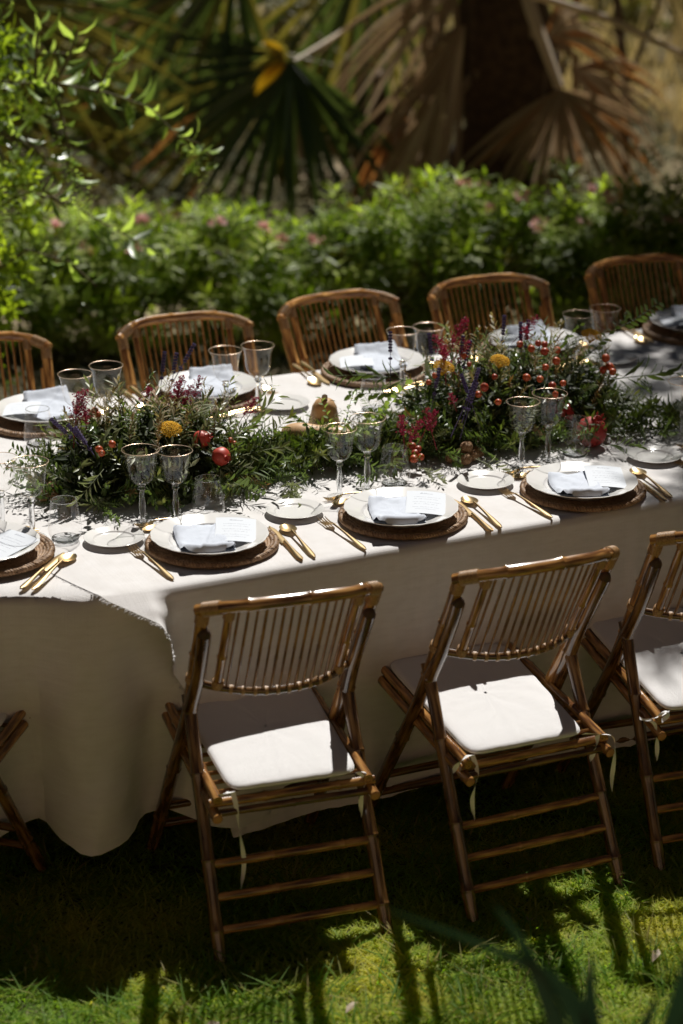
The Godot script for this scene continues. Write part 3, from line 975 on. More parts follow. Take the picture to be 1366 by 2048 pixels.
# ---------------------------------------------------------------- the table and its cloths
const NEAR := -0.77
const R_END := 0.75

func far_edge(u: float) -> float:
	return 0.745 - 0.03 * maxf(u, 0.0)

func table() -> void:
	var t := thing("banquet_table", "long banquet table with a rounded left end, hidden under linen cloths", "table", TABLE_END, TABLE_TURN)
	var top := Geo.new()
	var outline := []
	for k in 25:
		var a := PI * 0.5 + PI * k / 24.0
		outline.append(Vector2(cos(a) * 0.735, -sin(a) * 0.735))
	outline.append(Vector2(3.3, 0.735))
	outline.append(Vector2(3.3, -0.64))
	var poly := PackedVector2Array(outline)
	var idx := Geometry2D.triangulate_polygon(poly)
	for y in [0.742, 0.712]:
		var first := top.v.size()
		for p in poly:
			top.vert(Vector3(p.x, y, p.y))
		for k in range(0, idx.size(), 3):
			top.tri(first + idx[k], first + idx[k + 1], first + idx[k + 2])
	for k in poly.size():
		var a := poly[k]
		var b := poly[(k + 1) % poly.size()]
		var q := [top.vert(Vector3(a.x, 0.742, a.y)), top.vert(Vector3(b.x, 0.742, b.y)), top.vert(Vector3(b.x, 0.712, b.y)), top.vert(Vector3(a.x, 0.712, a.y))]
		top.tri(q[0], q[1], q[2])
		top.tri(q[0], q[2], q[3])
	obj("tabletop", top.mesh(), M.table_wood, t)
	for p in [Vector2(-0.25, 0.3), Vector2(-0.25, -0.3), Vector2(1.5, 0.4), Vector2(1.5, -0.4), Vector2(3.0, 0.4), Vector2(3.0, -0.4)]:
		var lg := Geo.new()
		lg.tube([Vector3(p.x, 0.0, p.y), Vector3(p.x, 0.711, p.y)], [0.025], 8)
		obj("leg", lg.mesh(), M.table_wood, t)

	# the cloth on the rounded end, hanging in deep folds
	var sway := FastNoiseLite.new()
	sway.seed = 12
	sway.frequency = 1.3
	var rc := Geo.new()
	rc.grid(220, 40, func(a, b):
		var th: float = a * TAU
		var s: float = 0.0
		var r: float = 0.0
		var y: float = 0.748
		if b < 0.25:
			r = b / 0.25 * (R_END - 0.012)
		else:
			s = (b - 0.25) / 0.75
			# angle in the picture's sense: 0 faces the camera, positive to the right
			var phi := wrapf(th - TABLE_TURN * 0.0, -PI, PI)
			var w := phi - 0.18 + 0.025 * sin(phi * 5.0)
			var fold := 1.0 - 2.0 * pow(absf(sin(w * 7.0)), 2.6)
			var deep: float = pow(s, 0.75)
			r = R_END - 0.012 + 0.012 * minf(1.0, s * 14.0) + deep * (0.025 + 0.075 * fold + 0.028 * sway.get_noise_2d(phi * 5.0, s * 2.0) + 0.012 * sway.get_noise_2d(phi * 14.0, s * 3.0 + 9.0))
			y = 0.748 - 0.012 * (1.0 - pow(1.0 - minf(1.0, s * 14.0), 2.0)) - s * (0.60 + 0.012 * fold)
		return Vector3(sin(th) * r, y, cos(th) * r), true)
	var ro := obj("round_tablecloth", rc.mesh(), M.under_linen)
	ro.position = TABLE_END
	tag(ro, "beige linen cloth hanging in deep folds round the left table end", "tablecloth")

	# the long cloth: it lies over the round one, its frayed hem crossing the corner
	var crease := FastNoiseLite.new()
	crease.seed = 31
	crease.frequency = 2.4
	var hem_u := func(row: String, q: float) -> float:
		if row == "top":
			return -0.188 - 0.16 * (q + 0.72) - 0.02 * sin(q * 9.0)
		var pts := [[0.0, -0.188], [0.05, -0.135], [0.1, -0.088], [0.16, -0.05], [0.27, 0.012], [0.4, 0.05], [0.7, 0.12]]
		for k in pts.size() - 1:
			if q <= pts[k + 1][0]:
				return lerpf(pts[k][1], pts[k + 1][1], (q - pts[k][0]) / (pts[k + 1][0] - pts[k][0]))
		return 0.12
	var edge_v := func(u: float) -> float:
		if u >= 0.0: return NEAR
		return -0.012 - sqrt(maxf(0.01, 0.758 * 0.758 - u * u))
	var cloth_pt := func(a: float, b: float) -> Vector3:
		# b: 0..0.12 far drop, ..0.55 top, ..1 near drop
		var ends := 3.3
		if b <= 0.55:
			var f := (b - 0.12) / 0.43
			var u0: float = hem_u.call("top", lerpf(0.745, -0.72, clampf(f, 0.0, 1.0)))
			var u := lerpf(u0, ends, a)
			if b < 0.12:
				var s := (0.12 - b) / 0.12 * 0.35
				return Vector3(u, CLOTH_TOP - 0.003 - s, -(far_edge(u) + 0.004 + 0.02 * s))
			var ev: float = edge_v.call(u)
			var v := lerpf(far_edge(u), ev + 0.014, f)
			return Vector3(u, CLOTH_TOP - 0.0012 + 0.0018 * crease.get_noise_2d(u, v) - 0.0048 * smoothstep(0.02, 0.0, a), -v)
		var s2 := pow((b - 0.55) / 0.45, 1.35) * 0.665
		var uu := lerpf(hem_u.call("drop", s2), ends, a)
		var flare := smoothstep(-0.015, -0.085, uu)
		var th := lerpf(PI * 0.5, 0.42, flare)
		var le := 0.135
		var out := cos(th) * minf(s2, le)
		var down := sin(th) * minf(s2, le) + maxf(0.0, s2 - le)
		var e: float = edge_v.call(uu)
		var round := minf(s2 / 0.014, 1.0)
		var hang := 0.012 * sin(uu * 7.0 + 0.8) * s2 + 0.025 * s2 * sin(uu * 3.1 + 2.0) + 0.012 * crease.get_noise_2d(uu * 1.5, s2) * s2
		hang += 0.012 * exp(-pow((uu + 0.05) / 0.05, 2.0)) * sin(s2 * 46.0) * smoothstep(0.02, 0.06, s2) * smoothstep(0.25, 0.1, s2)
		hang += 0.014 * sin(uu * 11.0 + 2.0 * sin(uu * 2.3)) * s2 * s2 * 1.6 + 0.007 * crease.get_noise_2d(uu * 5.0, s2 * 1.2 + 4.0) * minf(1.0, s2 * 5.0)
		hang += 0.003 * exp(-pow((s2 - 0.31) / 0.006, 2.0))
		hang += 0.004 * exp(-pow((uu - 0.42) / 0.010, 2.0)) * minf(1.0, s2 * 6.0)
		# the pressed crease left of the last chair
		hang += 0.006 * exp(-pow((uu - 1.27) / 0.012, 2.0)) * minf(1.0, s2 * 6.0)
		return Vector3(uu, CLOTH_TOP - 0.0012 - 0.004 * round - down, -(e + 0.014 * (1.0 - round)) + out + hang + 0.02 * s2)
	var lc := Geo.new()
	lc.grid(230, 110, func(a, b): return cloth_pt.call(pow(a, 1.5), b), true)
	var lo := obj("long_tablecloth", lc.mesh(), M.linen)
	lo.position = TABLE_END
	lo.rotation.y = TABLE_TURN
	tag(lo, "long beige linen tablecloth with a frayed hem over the table's rounded corner", "tablecloth")
	var fg := Geo.new()
	rng.seed = 808
	for k in 420:
		var b := ran(0.5, 0.86)
		var p: Vector3 = cloth_pt.call(0.0, b)
		var q: Vector3 = cloth_pt.call(0.0015, b)
		var d := (p - q).normalized() + Vector3(ran(-0.5, 0.5), ran(-0.6, 0.05), ran(-0.5, 0.5))
		var le := ran(0.006, 0.016)
		fg.blade(p, d, Vector3.UP, le, ran(0.001, 0.003), 0.3)
	var fo := obj("frayed_hem", fg.mesh(), M.linen, lo)
	fo.set_meta("kind", "stuff")

# ---------------------------------------------------------------- chairs
func bow(f: float) -> float:          # 1 in the middle of the back, 0 at the posts
	return 1.0 - pow(absf(f), 2.2)

func rail_top(f: float) -> Vector3:
	return Vector3(0.203 * f, 0.833 + 0.024 * (1.0 - pow(absf(f), 4.0)), 0.10 + 0.066 * (1.0 - pow(absf(f), 3.4)))

func rail_low(f: float) -> Vector3:
	return Vector3(0.194 * f, 0.606 - 0.018 * bow(f), -0.028 + 0.07 * bow(f))

func canes(path: Array, r: float, nodes: Array, sides := 10) -> ArrayMesh:
	# a length of bamboo: smooth tube with swollen nodes at the fractions given
	var g := Geo.new()
	var pts := []
	var rad := []
	var steps := 26
	var cv := Curve3D.new()
	for p in path: cv.add_point(p)
	var total := cv.get_baked_length()
	var cuts := []
	for k in steps + 1: cuts.append(float(k) / steps)
	for nd in nodes:
		for d in [-0.012, -0.005, 0.0, 0.005, 0.012]:
			cuts.append(clampf(nd + d * 0.45 / maxf(total, 0.1), 0.001, 0.999))
	cuts.sort()
	var last := -1.0
	for c in cuts:
		if c - last < 0.002: continue
		last = c
		var k := 0.0
		for nd in nodes:
			k = maxf(k, exp(-pow((c - nd) * total / 0.0045, 2.0)))
		pts.append(cv.sample_baked(c * total, true))
		rad.append(r * (1.0 + 0.16 * k + 0.02 * sin(c * 23.0)))
	g.tube(pts, rad, sides)
	return g.mesh()

func curve_pts(a: Callable, from: float, to: float, n: int) -> Array:
	var out := []
	for k in n + 1: out.append(a.call(lerpf(from, to, float(k) / n)))
	return out

func wrap_mesh(p: Vector3, dir: Vector3, r: float, turns: int, pitch := 0.0042) -> ArrayMesh:
	# cane bound round a pole, each turn a ridge
	var g := Geo.new()
	dir = dir.normalized()
	var pts := []
	var rad := []
	for k in turns * 4 + 1:
		pts.append(p + dir * pitch * (k / 4.0 - turns / 2.0))
		rad.append(r + [0.0, 0.0016, 0.0022, 0.0016][k % 4])
	g.tube(pts, rad, 12)
	return g.mesh()

func make_chair(label: String, mat: Material, mat2: Material) -> Node3D:
	var t := thing("bamboo_chair", label, "chair", Vector3.ZERO, 0.0, "bamboo folding chairs round the table")
	obj("top_rail", canes(curve_pts(rail_top, -1.05, 1.05, 16), 0.0146, [0.26, 0.55, 0.83]), mat, t)
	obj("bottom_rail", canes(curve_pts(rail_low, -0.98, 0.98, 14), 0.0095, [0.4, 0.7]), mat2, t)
	for s in [-1.0, 1.0]:
		var a := rail_top(s)
		var b := rail_low(s)
		var d := (b - a).normalized()
		obj("back_post", canes([a, b, a + d * 0.48], 0.0155, [0.33, 0.74]), mat, t)
		# the long pole starts half way up the back, behind the post, and ends in the front foot
		var back := Vector3(s * -0.004, 0.014, 0.027)
		var f0 := a + d * 0.095 + back
		var foot := Vector3(s * 0.208, 0.0, -0.385)
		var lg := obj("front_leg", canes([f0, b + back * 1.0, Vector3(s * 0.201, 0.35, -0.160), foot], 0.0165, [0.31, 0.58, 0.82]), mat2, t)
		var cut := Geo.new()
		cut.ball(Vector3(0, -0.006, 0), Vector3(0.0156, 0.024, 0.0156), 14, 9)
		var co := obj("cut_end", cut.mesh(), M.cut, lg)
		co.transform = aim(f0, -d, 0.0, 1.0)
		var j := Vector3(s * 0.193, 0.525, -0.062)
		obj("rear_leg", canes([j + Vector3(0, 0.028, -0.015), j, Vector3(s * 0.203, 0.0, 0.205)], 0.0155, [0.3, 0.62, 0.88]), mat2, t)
		# pivot
		var pv := Geo.new()
		pv.tube([Vector3(s * 0.19, 0.525, -0.095), Vector3(s * 0.19, 0.525, -0.05)], [0.006], 8)
		obj("pivot", pv.mesh(), M.gold, t)
		var ip := rail_top(s * 0.75)
		var il := rail_low(s * 0.75)
		obj("inner_post", canes([ip, il], 0.0108, [0.6]), mat, t)
		for w in [[ip, il - ip, 0.022, 0.012, 8], [il, ip - il, 0.014, 0.012, 6], [a, b - a, 0.026, 0.0148, 9], [b, a - b, 0.012, 0.0165, 5]]:
			var dir: Vector3 = w[1].normalized()
			obj("cane_binding", wrap_mesh(w[0] + dir * w[2], dir, w[3], w[4]), M.cane, t)
		var e0 := rail_top(s * 1.0)
		var e1 := rail_top(s * 0.84)
		obj("cane_binding", wrap_mesh((e0 + e1) * 0.5, e1 - e0, 0.0153, 11), M.cane, t)
		# seat rails, two canes one above the other, running back past the leg
		obj("seat_rail", canes([Vector3(s * 0.178, 0.435, -0.37), Vector3(s * 0.182, 0.370, 0.125)], 0.012, [0.3, 0.7]), mat, t)
		obj("seat_rail", canes([Vector3(s * 0.186, 0.408, -0.355), Vector3(s * 0.190, 0.337, 0.150)], 0.0125, [0.45]), mat, t)
		var ce := Geo.new()
		ce.lathe([Vector2(0.0, 0.0012), Vector2(0.0105, 0.0012), Vector2(0.0105, -0.002)], 12)
		var ceo := obj("cut_end", ce.mesh(), M.cut_pale, t)
		ceo.transform = aim(Vector3(s * 0.190, 0.337, 0.1505), Vector3(s * 0.008, -0.071, 0.505))
	for k in 14:
		var f := lerpf(-0.655, 0.655, k / 13.0)
		var a := rail_top(f)
		var b := rail_low(f)
		obj("back_slat", canes([a, b + (b - a).normalized() * 0.004], 0.0036 + 0.0005 * sin(k * 2.7), [0.35 + 0.3 * fract(k * 0.37)], 7), M.slat, t)
	for k in 10:
		var f := lerpf(-0.6, 0.6, k / 9.0)
		var g := Geo.new()
		var p := rail_low(f)
		var q := rail_low(f + 0.02)
		g.tube([p - (q - p), q], [0.0114], 9)
		obj("cane_binding", g.mesh(), M.cane, t)
	obj("seat_rear_rail", canes([Vector3(-0.2, 0.360, 0.112), Vector3(0.2, 0.360, 0.112)], 0.011, [0.35, 0.75]), mat, t)
	obj("seat_rear_rail", canes([Vector3(-0.2, 0.338, 0.122), Vector3(0.2, 0.338, 0.122)], 0.009, [0.5]), mat2, t)
	obj("seat_front_rail", canes([Vector3(-0.2, 0.426, -0.375), Vector3(0.2, 0.426, -0.375)], 0.013, [0.5]), mat, t)
	for k in 12:
		var z := lerpf(-0.345, 0.08, k / 11.0)
		var y := lerpf(0.428, 0.371, k / 11.0)
		obj("seat_slat", canes([Vector3(-0.175, y, z), Vector3(0.175, y, z)], 0.006, [0.5], 6), M.slat, t)
	for y in [0.065, 0.132, 0.20]:
		var f: float = 1.0 - y / 0.525
		var z := lerpf(-0.062, 0.205, f)
		obj("rear_rung", canes([Vector3(-0.206, y, z), Vector3(0.206, y, z)], 0.0105, [0.4, 0.8], 8), mat, t)
	for y in [0.10, 0.17]:
		var z := lerpf(-0.385, -0.160, y / 0.35)
		obj("front_rung", canes([Vector3(-0.209, y, z), Vector3(0.209, y, z)], 0.0105, [0.4], 8), mat2, t)
	return t

func make_cushion(label: String, ribbons: Array) -> Node3D:
	var t := thing("seat_cushion", label, "cushion", Vector3.ZERO, 0.0, "seat cushions tied to the bamboo chairs")
	var g := Geo.new()
	# a soft pad: rounded-corner outline, domed top, seam round the edge
	var ring := func(a: float, grow: float) -> Vector2:
		var x := cos(a)
		var y := sin(a)
		var k := pow(pow(absf(x), 12.0) + pow(absf(y), 12.0), -1.0 / 12.0)
		var w: float = 0.158 + 0.006 * y * -1.0
		return Vector2(x * k * (w + grow), y * k * (0.224 + grow))
	var rows := [[-1.0, -0.009], [-0.004, -0.010], [-0.001, -0.005], [0.0025, -0.001], [0.0015, 0.003], [-0.002, 0.0062], [-0.008, 0.0085], [-0.02, 0.0095], [-0.04, 0.0105], [-0.06, 0.011], [-0.085, 0.0112], [-0.11, 0.0114], [-0.135, 0.0115], [-1.0, 0.0115]]
	var n := 96
	var wob := FastNoiseLite.new()
	wob.frequency = 6.0
	var first := 0
	for r in rows.size():
		for s in n:
			var a := TAU * s / n
			var p: Vector2 = ring.call(a, 0.0 if r == 0 or r == rows.size() - 1 else rows[r][0])
			if r == 0 or r == rows.size() - 1: p *= 0.02
			g.vert(Vector3(p.x, rows[r][1] + 0.0018 * wob.get_noise_2d(p.x * 3, p.y * 3), p.y))
	for r in rows.size() - 1:
		for s in n:
			var a := r * n + s
			var b := r * n + (s + 1) % n
			g.tri(a, a + n, b)
			g.tri(b, a + n, b + n)
	obj("pad", g.mesh(), M.cushion, t)
	var pp := Geo.new()
	var loop := []
	for k in 121:
		var q: Vector2 = ring.call(TAU * k / 120.0, 0.0015)
		loop.append(Vector3(q.x, -0.001, q.y))
	pp.tube(loop, [0.0022], 6, false)
	obj("piping", pp.mesh(), M.ribbon, t)
	for rb in ribbons:
		var q := Geo.new()
		var pts := []
		for k: Vector3 in rb: pts.append(Vector3(k.x, k.y * (1.35 if k.y < -0.02 else 1.0), k.z + 0.024))
		var cv := Curve3D.new()
		for k in pts.size():
			var tan: Vector3 = (pts[mini(k + 1, pts.size() - 1)] - pts[maxi(k - 1, 0)]) * 0.2
			cv.add_point(pts[k], -tan, tan)
		var le := cv.get_baked_length()
		var steps := 22
		q.grid(1, steps, func(a, b):
			var p := cv.sample_baked(b * le, true)
			var tw := Vector3(cos(b * 5.0), 0.25, sin(b * 5.0)).normalized()
			return p + tw * (a - 0.5) * 0.0115)
		obj("ribbon", q.mesh(), M.ribbon, t)
	return t

func seat_on(cushion: Node3D, chair: Node3D, dx := 0.0, yaw := 0.0) -> void:
	# the seat slopes down towards the back
	cushion.transform = chair.transform * Transform3D(Basis(Vector3.RIGHT, atan2(0.057, 0.425)) * Basis(Vector3.UP, yaw), Vector3(dx, 0.416, -0.112))

func chairs() -> void:
	var proto := make_chair("bamboo folding chair in the front row, tucked at the first full place on the left", M.bamboo, M.bamboo_dark)
	var near := [
		[Vector3(-0.152, 0, -5.11), 0.335, ""],
		[Vector3(0.408, 0, -5.312), 0.44, "bamboo folding chair in the front row, to the right, its seat lit at the back"],
		[Vector3(0.908, 0, -5.55), 0.34, "bamboo folding chair cut off by the right edge in the front row"],
		[Vector3(-1.05, 0, -4.99), -0.314, "dark bamboo folding chair cut off by the left edge, at the rounded table end"],
	]
	var far := [
		[Vector3(-1.06, 0, -6.92), 0.33, "bamboo folding chair at the left edge on the far side"],
		[Vector3(-0.453, 0, -7.155), 0.345, "bamboo folding chair behind the left flowers on the far side"],
		[Vector3(0.037, 0, -7.419), 0.50, "bamboo folding chair facing the gap between the flower mounds"],
		[Vector3(0.522, 0, -7.63), 0.40, "shaded bamboo folding chair behind the right flowers"],
		[Vector3(1.06, 0, -7.90), 0.36, "shaded bamboo folding chair at the right edge on the far side"],
	]
	var ch := []
	for k in near.size():
		var c: Node3D = proto if k == 0 else copy(proto, near[k][2], Vector3.ZERO, 0.0)
		c.position = near[k][0]
		if k % 2 == 1:
			for p in c.get_children():
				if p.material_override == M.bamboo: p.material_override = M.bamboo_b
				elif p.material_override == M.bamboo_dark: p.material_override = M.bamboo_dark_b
		c.rotation = Vector3(0, near[k][1], 0)
		c.rotate_object_local(Vector3(0, 0, 1), -0.006)
		c.position.y = 0.004
		ch.append(c)
	for k in far.size():
		var c := copy(proto, far[k][2], far[k][0], far[k][1] + PI)
		for p in c.get_children():
			if p.material_override == M.slat: p.material_override = M.slat_far
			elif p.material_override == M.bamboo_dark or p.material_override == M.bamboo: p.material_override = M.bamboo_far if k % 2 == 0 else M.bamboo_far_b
	var c1 := make_cushion("white seat cushion on the left front chair, one long ribbon hanging", [
		[Vector3(-0.150, -0.002, 0.206), Vector3(-0.170, 0.004, 0.214), Vector3(-0.192, -0.012, 0.205)],
		[Vector3(-0.150, 0.0, 0.206), Vector3(-0.146, -0.022, 0.222), Vector3(-0.138, -0.07, 0.228), Vector3(-0.122, -0.14, 0.222), Vector3(-0.124, -0.20, 0.212)],
		[Vector3(0.152, 0.0, 0.204), Vector3(0.168, -0.02, 0.212), Vector3(0.165, -0.06, 0.205), Vector3(0.170, -0.095, 0.2)],
		[Vector3(0.152, 0.0, 0.204), Vector3(0.175, -0.006, 0.205), Vector3(0.185, -0.03, 0.19)]])
	seat_on(c1, ch[0], 0.006)
	var c2 := make_cushion("white seat cushion on the right front chair, with frayed ribbons knotted at both corners", [
		[Vector3(-0.150, 0.0, 0.206), Vector3(-0.165, 0.006, 0.212), Vector3(-0.185, -0.01, 0.21), Vector3(-0.195, -0.03, 0.2)],
		[Vector3(-0.150, 0.0, 0.206), Vector3(-0.143, -0.03, 0.225), Vector3(-0.147, -0.085, 0.222), Vector3(-0.134, -0.13, 0.218)],
		[Vector3(0.150, 0.0, 0.204), Vector3(0.185, -0.004, 0.212), Vector3(0.222, -0.012, 0.222), Vector3(0.232, -0.05, 0.225), Vector3(0.236, -0.10, 0.22), Vector3(0.243, -0.13, 0.216)],
		[Vector3(0.185, -0.006, 0.212), Vector3(0.178, -0.03, 0.22), Vector3(0.165, -0.05, 0.222)]])
	seat_on(c2, ch[1], -0.012, -0.02)
	var c3 := make_cushion("white seat cushion on the front chair at the right edge, ribbon tied round its leg", [
		[Vector3(-0.150, 0.0, 0.206), Vector3(-0.18, -0.006, 0.214), Vector3(-0.21, -0.01, 0.214), Vector3(-0.222, -0.012, 0.2)],
		[Vector3(-0.21, -0.01, 0.216), Vector3(-0.195, -0.016, 0.228), Vector3(-0.18, -0.05, 0.225), Vector3(-0.172, -0.095, 0.22)],
		[Vector3(-0.18, -0.004, 0.216), Vector3(-0.165, 0.012, 0.222), Vector3(-0.160, 0.002, 0.226), Vector3(-0.175, -0.012, 0.226)]])
	seat_on(c3, ch[2], -0.01)
	var c4 := make_cushion("white seat cushion on the dark chair at the left edge", [
		[Vector3(0.150, 0.0, 0.204), Vector3(0.17, -0.03, 0.21), Vector3(0.172, -0.09, 0.205)]])
	seat_on(c4, ch[3])

# ---------------------------------------------------------------- tableware
func ribbon(g: Geo, rows: Array, thick: float) -> void:
	# a flat metal shape along z; rows of [z, half width, height, hollow]
	var n := 7
	for side in 2:
		var first := g.v.size()
		for r in rows:
			for k in n:
				var f := float(k) / (n - 1) * 2.0 - 1.0
				var y: float = r[2] + r[3] * f * f + (thick if side == 0 else 0.0) * (1.0 - 0.6 * f * f)
				g.vert(Vector3(r[1] * f, y, r[0]), Vector2(f, r[0]))
		for j in rows.size() - 1:
			for k in n - 1:
				var a := first + j * n + k
				if side == 0:
					g.tri(a, a + n, a + 1)
					g.tri(a + 1, a + n, a + n + 1)
				else:
					g.tri(a, a + 1, a + n)
					g.tri(a + 1, a + n + 1, a + n)

func handle_rows(from: float, to: float, neck: float, end: float, lift: float) -> Array:
	var out := []
	for k in 11:
		var f := k / 10.0
		var w := lerpf(neck, end, smoothstep(0.2, 0.85, f)) * (1.0 if f < 0.93 else 0.72)
		if k == 10: w *= 0.55
		out.append([lerpf(from, to, f), w, 0.002 + lift * sin((1.0 - f) * PI * 0.5) * (1.0 - f * 0.3) - 0.0, -0.0006])
	return out

func make_spoon(size: float) -> Node3D:
	var t := thing("spoon", "", "spoon")
	var b := Geo.new()
	var rows := []
	for k in 13:
		var f := k / 12.0
		var w := 0.0215 * pow(sin(PI * clampf(f * 0.93 + 0.05, 0, 1)), 0.62)
		rows.append([(-0.125 + 0.068 * f) * size, w * size, (0.0035 + 0.007 * f * f - 0.006 * sin(PI * f)) * size, 0.0075 * size * sin(PI * minf(f + 0.08, 1.0))])
	ribbon(b, rows, 0.0012)
	obj("bowl", b.mesh(), M.gold, t)
	var h := Geo.new()
	ribbon(h, handle_rows(-0.062 * size, 0.115 * size, 0.0032, 0.0078, 0.009), 0.0026)
	obj("handle", h.mesh(), M.gold, t)
	return t

func make_fork(size: float) -> Node3D:
	var t := thing("fork", "", "fork")
	var b := Geo.new()
	var rows := []
	for k in 7:
		var f := k / 6.0
		rows.append([(-0.078 + 0.026 * f) * size, lerpf(0.0125, 0.0035, smoothstep(0.25, 1.0, f)) * size, 0.003 + 0.008 * f, 0.001])
	ribbon(b, rows, 0.0018)
	obj("neck", b.mesh(), M.gold, t)
	for k in 4:
		var x := (k - 1.5) * 0.0069 * size
		var g := Geo.new()
		g.tube([Vector3(x, 0.0045, -0.076 * size), Vector3(x, 0.0025, -0.095 * size), Vector3(x, 0.0045, -0.112 * size), Vector3(x * 0.98, 0.008, -0.124 * size)], [0.0021, 0.0019, 0.0016, 0.0008], 6)
		obj("tine", g.mesh(), M.gold, t)
	var h := Geo.new()
	ribbon(h, handle_rows(-0.054 * size, 0.115 * size, 0.0032, 0.0078, 0.010), 0.0026)
	obj("handle", h.mesh(), M.gold, t)
	return t

func make_knife() -> Node3D:
	var t := thing("knife", "", "knife")
	var b := Geo.new()
	var rows := []
	for k in 9:
		var f := k / 8.0
		rows.append([-0.132 + 0.125 * f, 0.0095 * pow(minf(1.0, f * 4.0 + 0.05), 0.5), 0.0025, -0.0008])
	ribbon(b, rows, 0.0014)
	obj("blade", b.mesh(), M.gold, t)
	var h := Geo.new()
	ribbon(h, handle_rows(-0.01, 0.118, 0.0052, 0.0085, 0.003), 0.0045)
	obj("handle", h.mesh(), M.gold, t)
	return t

func make_goblet(size: float) -> Node3D:
	var t := thing("goblet", "", "goblet")
	var b := Geo.new()
	var pr := []
	for p in [[0.008, 0.1085], [0.016, 0.1105], [0.0245, 0.1165], [0.0305, 0.125], [0.0345, 0.135], [0.0365, 0.147], [0.0378, 0.160], [0.0395, 0.175], [0.0425, 0.188], [0.0465, 0.1985], [0.0475, 0.2]]:
		pr.append(Vector2(p[0] * size, p[1] * size))
	b.lathe(pr, 48)
	obj("bowl", b.mesh(), M.glass, t)
	var s := Geo.new()
	var sp := []
	for p in [[0.0, 0.0035], [0.0075, 0.0045], [0.0068, 0.009], [0.0062, 0.016], [0.0068, 0.03], [0.0082, 0.045], [0.0080, 0.06], [0.0064, 0.08], [0.0058, 0.09], [0.0072, 0.094], [0.0105, 0.0965], [0.0105, 0.099], [0.0075, 0.1015], [0.0085, 0.1045], [0.0105, 0.1075], [0.0, 0.1083]]:
		sp.append(Vector2(p[0] * size, p[1] * size))
	s.lathe(sp, 20)
	obj("stem", s.mesh(), M.crystal, t)
	var ft := Geo.new()
	ft.lathe([Vector2(0.0345 * size, 0.0012), Vector2(0.036 * size, 0.002), Vector2(0.0345 * size, 0.003), Vector2(0.018 * size, 0.0052), Vector2(0.0085 * size, 0.0085), Vector2(0.0064 * size, 0.013)], 40)
	obj("foot", ft.mesh(), M.glass, t)
	var r := Geo.new()
	var ring := []
	for k in 7:
		var a := TAU * k / 7
		ring.append(Vector2(0.0475 * size + 0.0007 * cos(a), 0.2 * size + 0.0008 * sin(a)))
	r.lathe(ring, 48, Vector3.ZERO, 0, 0.0, 0.0, true)
	obj("gold_rim", r.mesh(), M.rim_gold, t)
	return t

func make_tumbler() -> Node3D:
	var t := thing("tumbler", "", "tumbler")
	var b := Geo.new()
	b.lathe([Vector2(0.026, 0.008), Vector2(0.033, 0.0095), Vector2(0.0385, 0.015), Vector2(0.0415, 0.024), Vector2(0.0420, 0.034), Vector2(0.0405, 0.05), Vector2(0.0375, 0.07), Vector2(0.0345, 0.09), Vector2(0.0325, 0.106)], 48)
	obj("bowl", b.mesh(), M.tumbler_glass, t)
	var s := Geo.new()
	s.lathe([Vector2(0, 0.0025), Vector2(0.02, 0.0022), Vector2(0.025, 0.0012), Vector2(0.031, 0.002), Vector2(0.0345, 0.006), Vector2(0.0335, 0.0088), Vector2(0.026, 0.0075), Vector2(0, 0.007)], 40)
	obj("base", s.mesh(), M.crystal, t)
	var r := Geo.new()
	var ring := []
	for k in 7:
		var a := TAU * k / 7
		ring.append(Vector2(0.0325 + 0.0009 * cos(a), 0.106 + 0.0009 * sin(a)))
	r.lathe(ring, 48, Vector3.ZERO, 0, 0.0, 0.0, true)
	obj("lip", r.mesh(), M.crystal, t)
	return t

func make_charger() -> Node3D:
	var t := thing("charger", "", "charger plate")
	var d := Geo.new()
	var pr := [Vector2(0, 0.001), Vector2(0.148, 0.001), Vector2(0.152, 0.006)]
	var n := 76
	for k in n + 1:
		var f := 1.0 - float(k) / n
		pr.append(Vector2(0.150 * f, 0.0055 + 0.0028 * absf(sin(f * PI * 19.0)) + 0.004 * smoothstep(0.8, 1.0, f)))
	d.lathe(pr, 56)
	obj("woven_disc", d.mesh(), M.rattan, t)
	for ring in [[0.1575, 0.0095, 66, 0.0042, "braided_rim"], [0.1485, 0.0105, 62, 0.0030, "braided_ring"]]:
		for s in 2:
			var g := Geo.new()
			var pts := []
			var steps: int = ring[2] * 8
			for k in steps + 1:
				var a := TAU * k / steps
				var w: float = a * ring[2] + PI * s
				var r: float = ring[0] + cos(w) * ring[3]
				pts.append(Vector3(cos(a) * r, ring[1] + sin(w) * ring[3], sin(a) * r))
			g.tube(pts, [ring[3] * 1.05], 5, false)
			obj(ring[4], g.mesh(), M.rattan, t)
	return t

func make_plate(r: float, high: float, lobes: int) -> Node3D:
	var t := thing("dinner_plate" if lobes else "bread_plate", "", "plate")
	var g := Geo.new()
	var h := high
	var pr := [Vector2(0, h * 0.14), Vector2(r * 0.52, h * 0.14), Vector2(r * 0.53, 0.0), Vector2(r * 0.57, 0.0), Vector2(r * 0.60, h * 0.2), Vector2(r * 0.70, h * 0.46), Vector2(r * 0.98, h * 0.88), Vector2(r, h * 0.95), Vector2(r * 0.995, h), Vector2(r * 0.97, h * 0.985), Vector2(r * 0.74, h * 0.66), Vector2(r * 0.70, h * 0.62), Vector2(r * 0.685, h * 0.56), Vector2(r * 0.66, h * 0.40), Vector2(r * 0.62, h * 0.33), Vector2(r * 0.4, h * 0.30), Vector2(0, h * 0.30)]
	g.lathe(pr, 96 if lobes else 64, Vector3.ZERO, lobes, 0.015, r * 0.9)
	obj("body", g.mesh(), M.china, t)
	return t

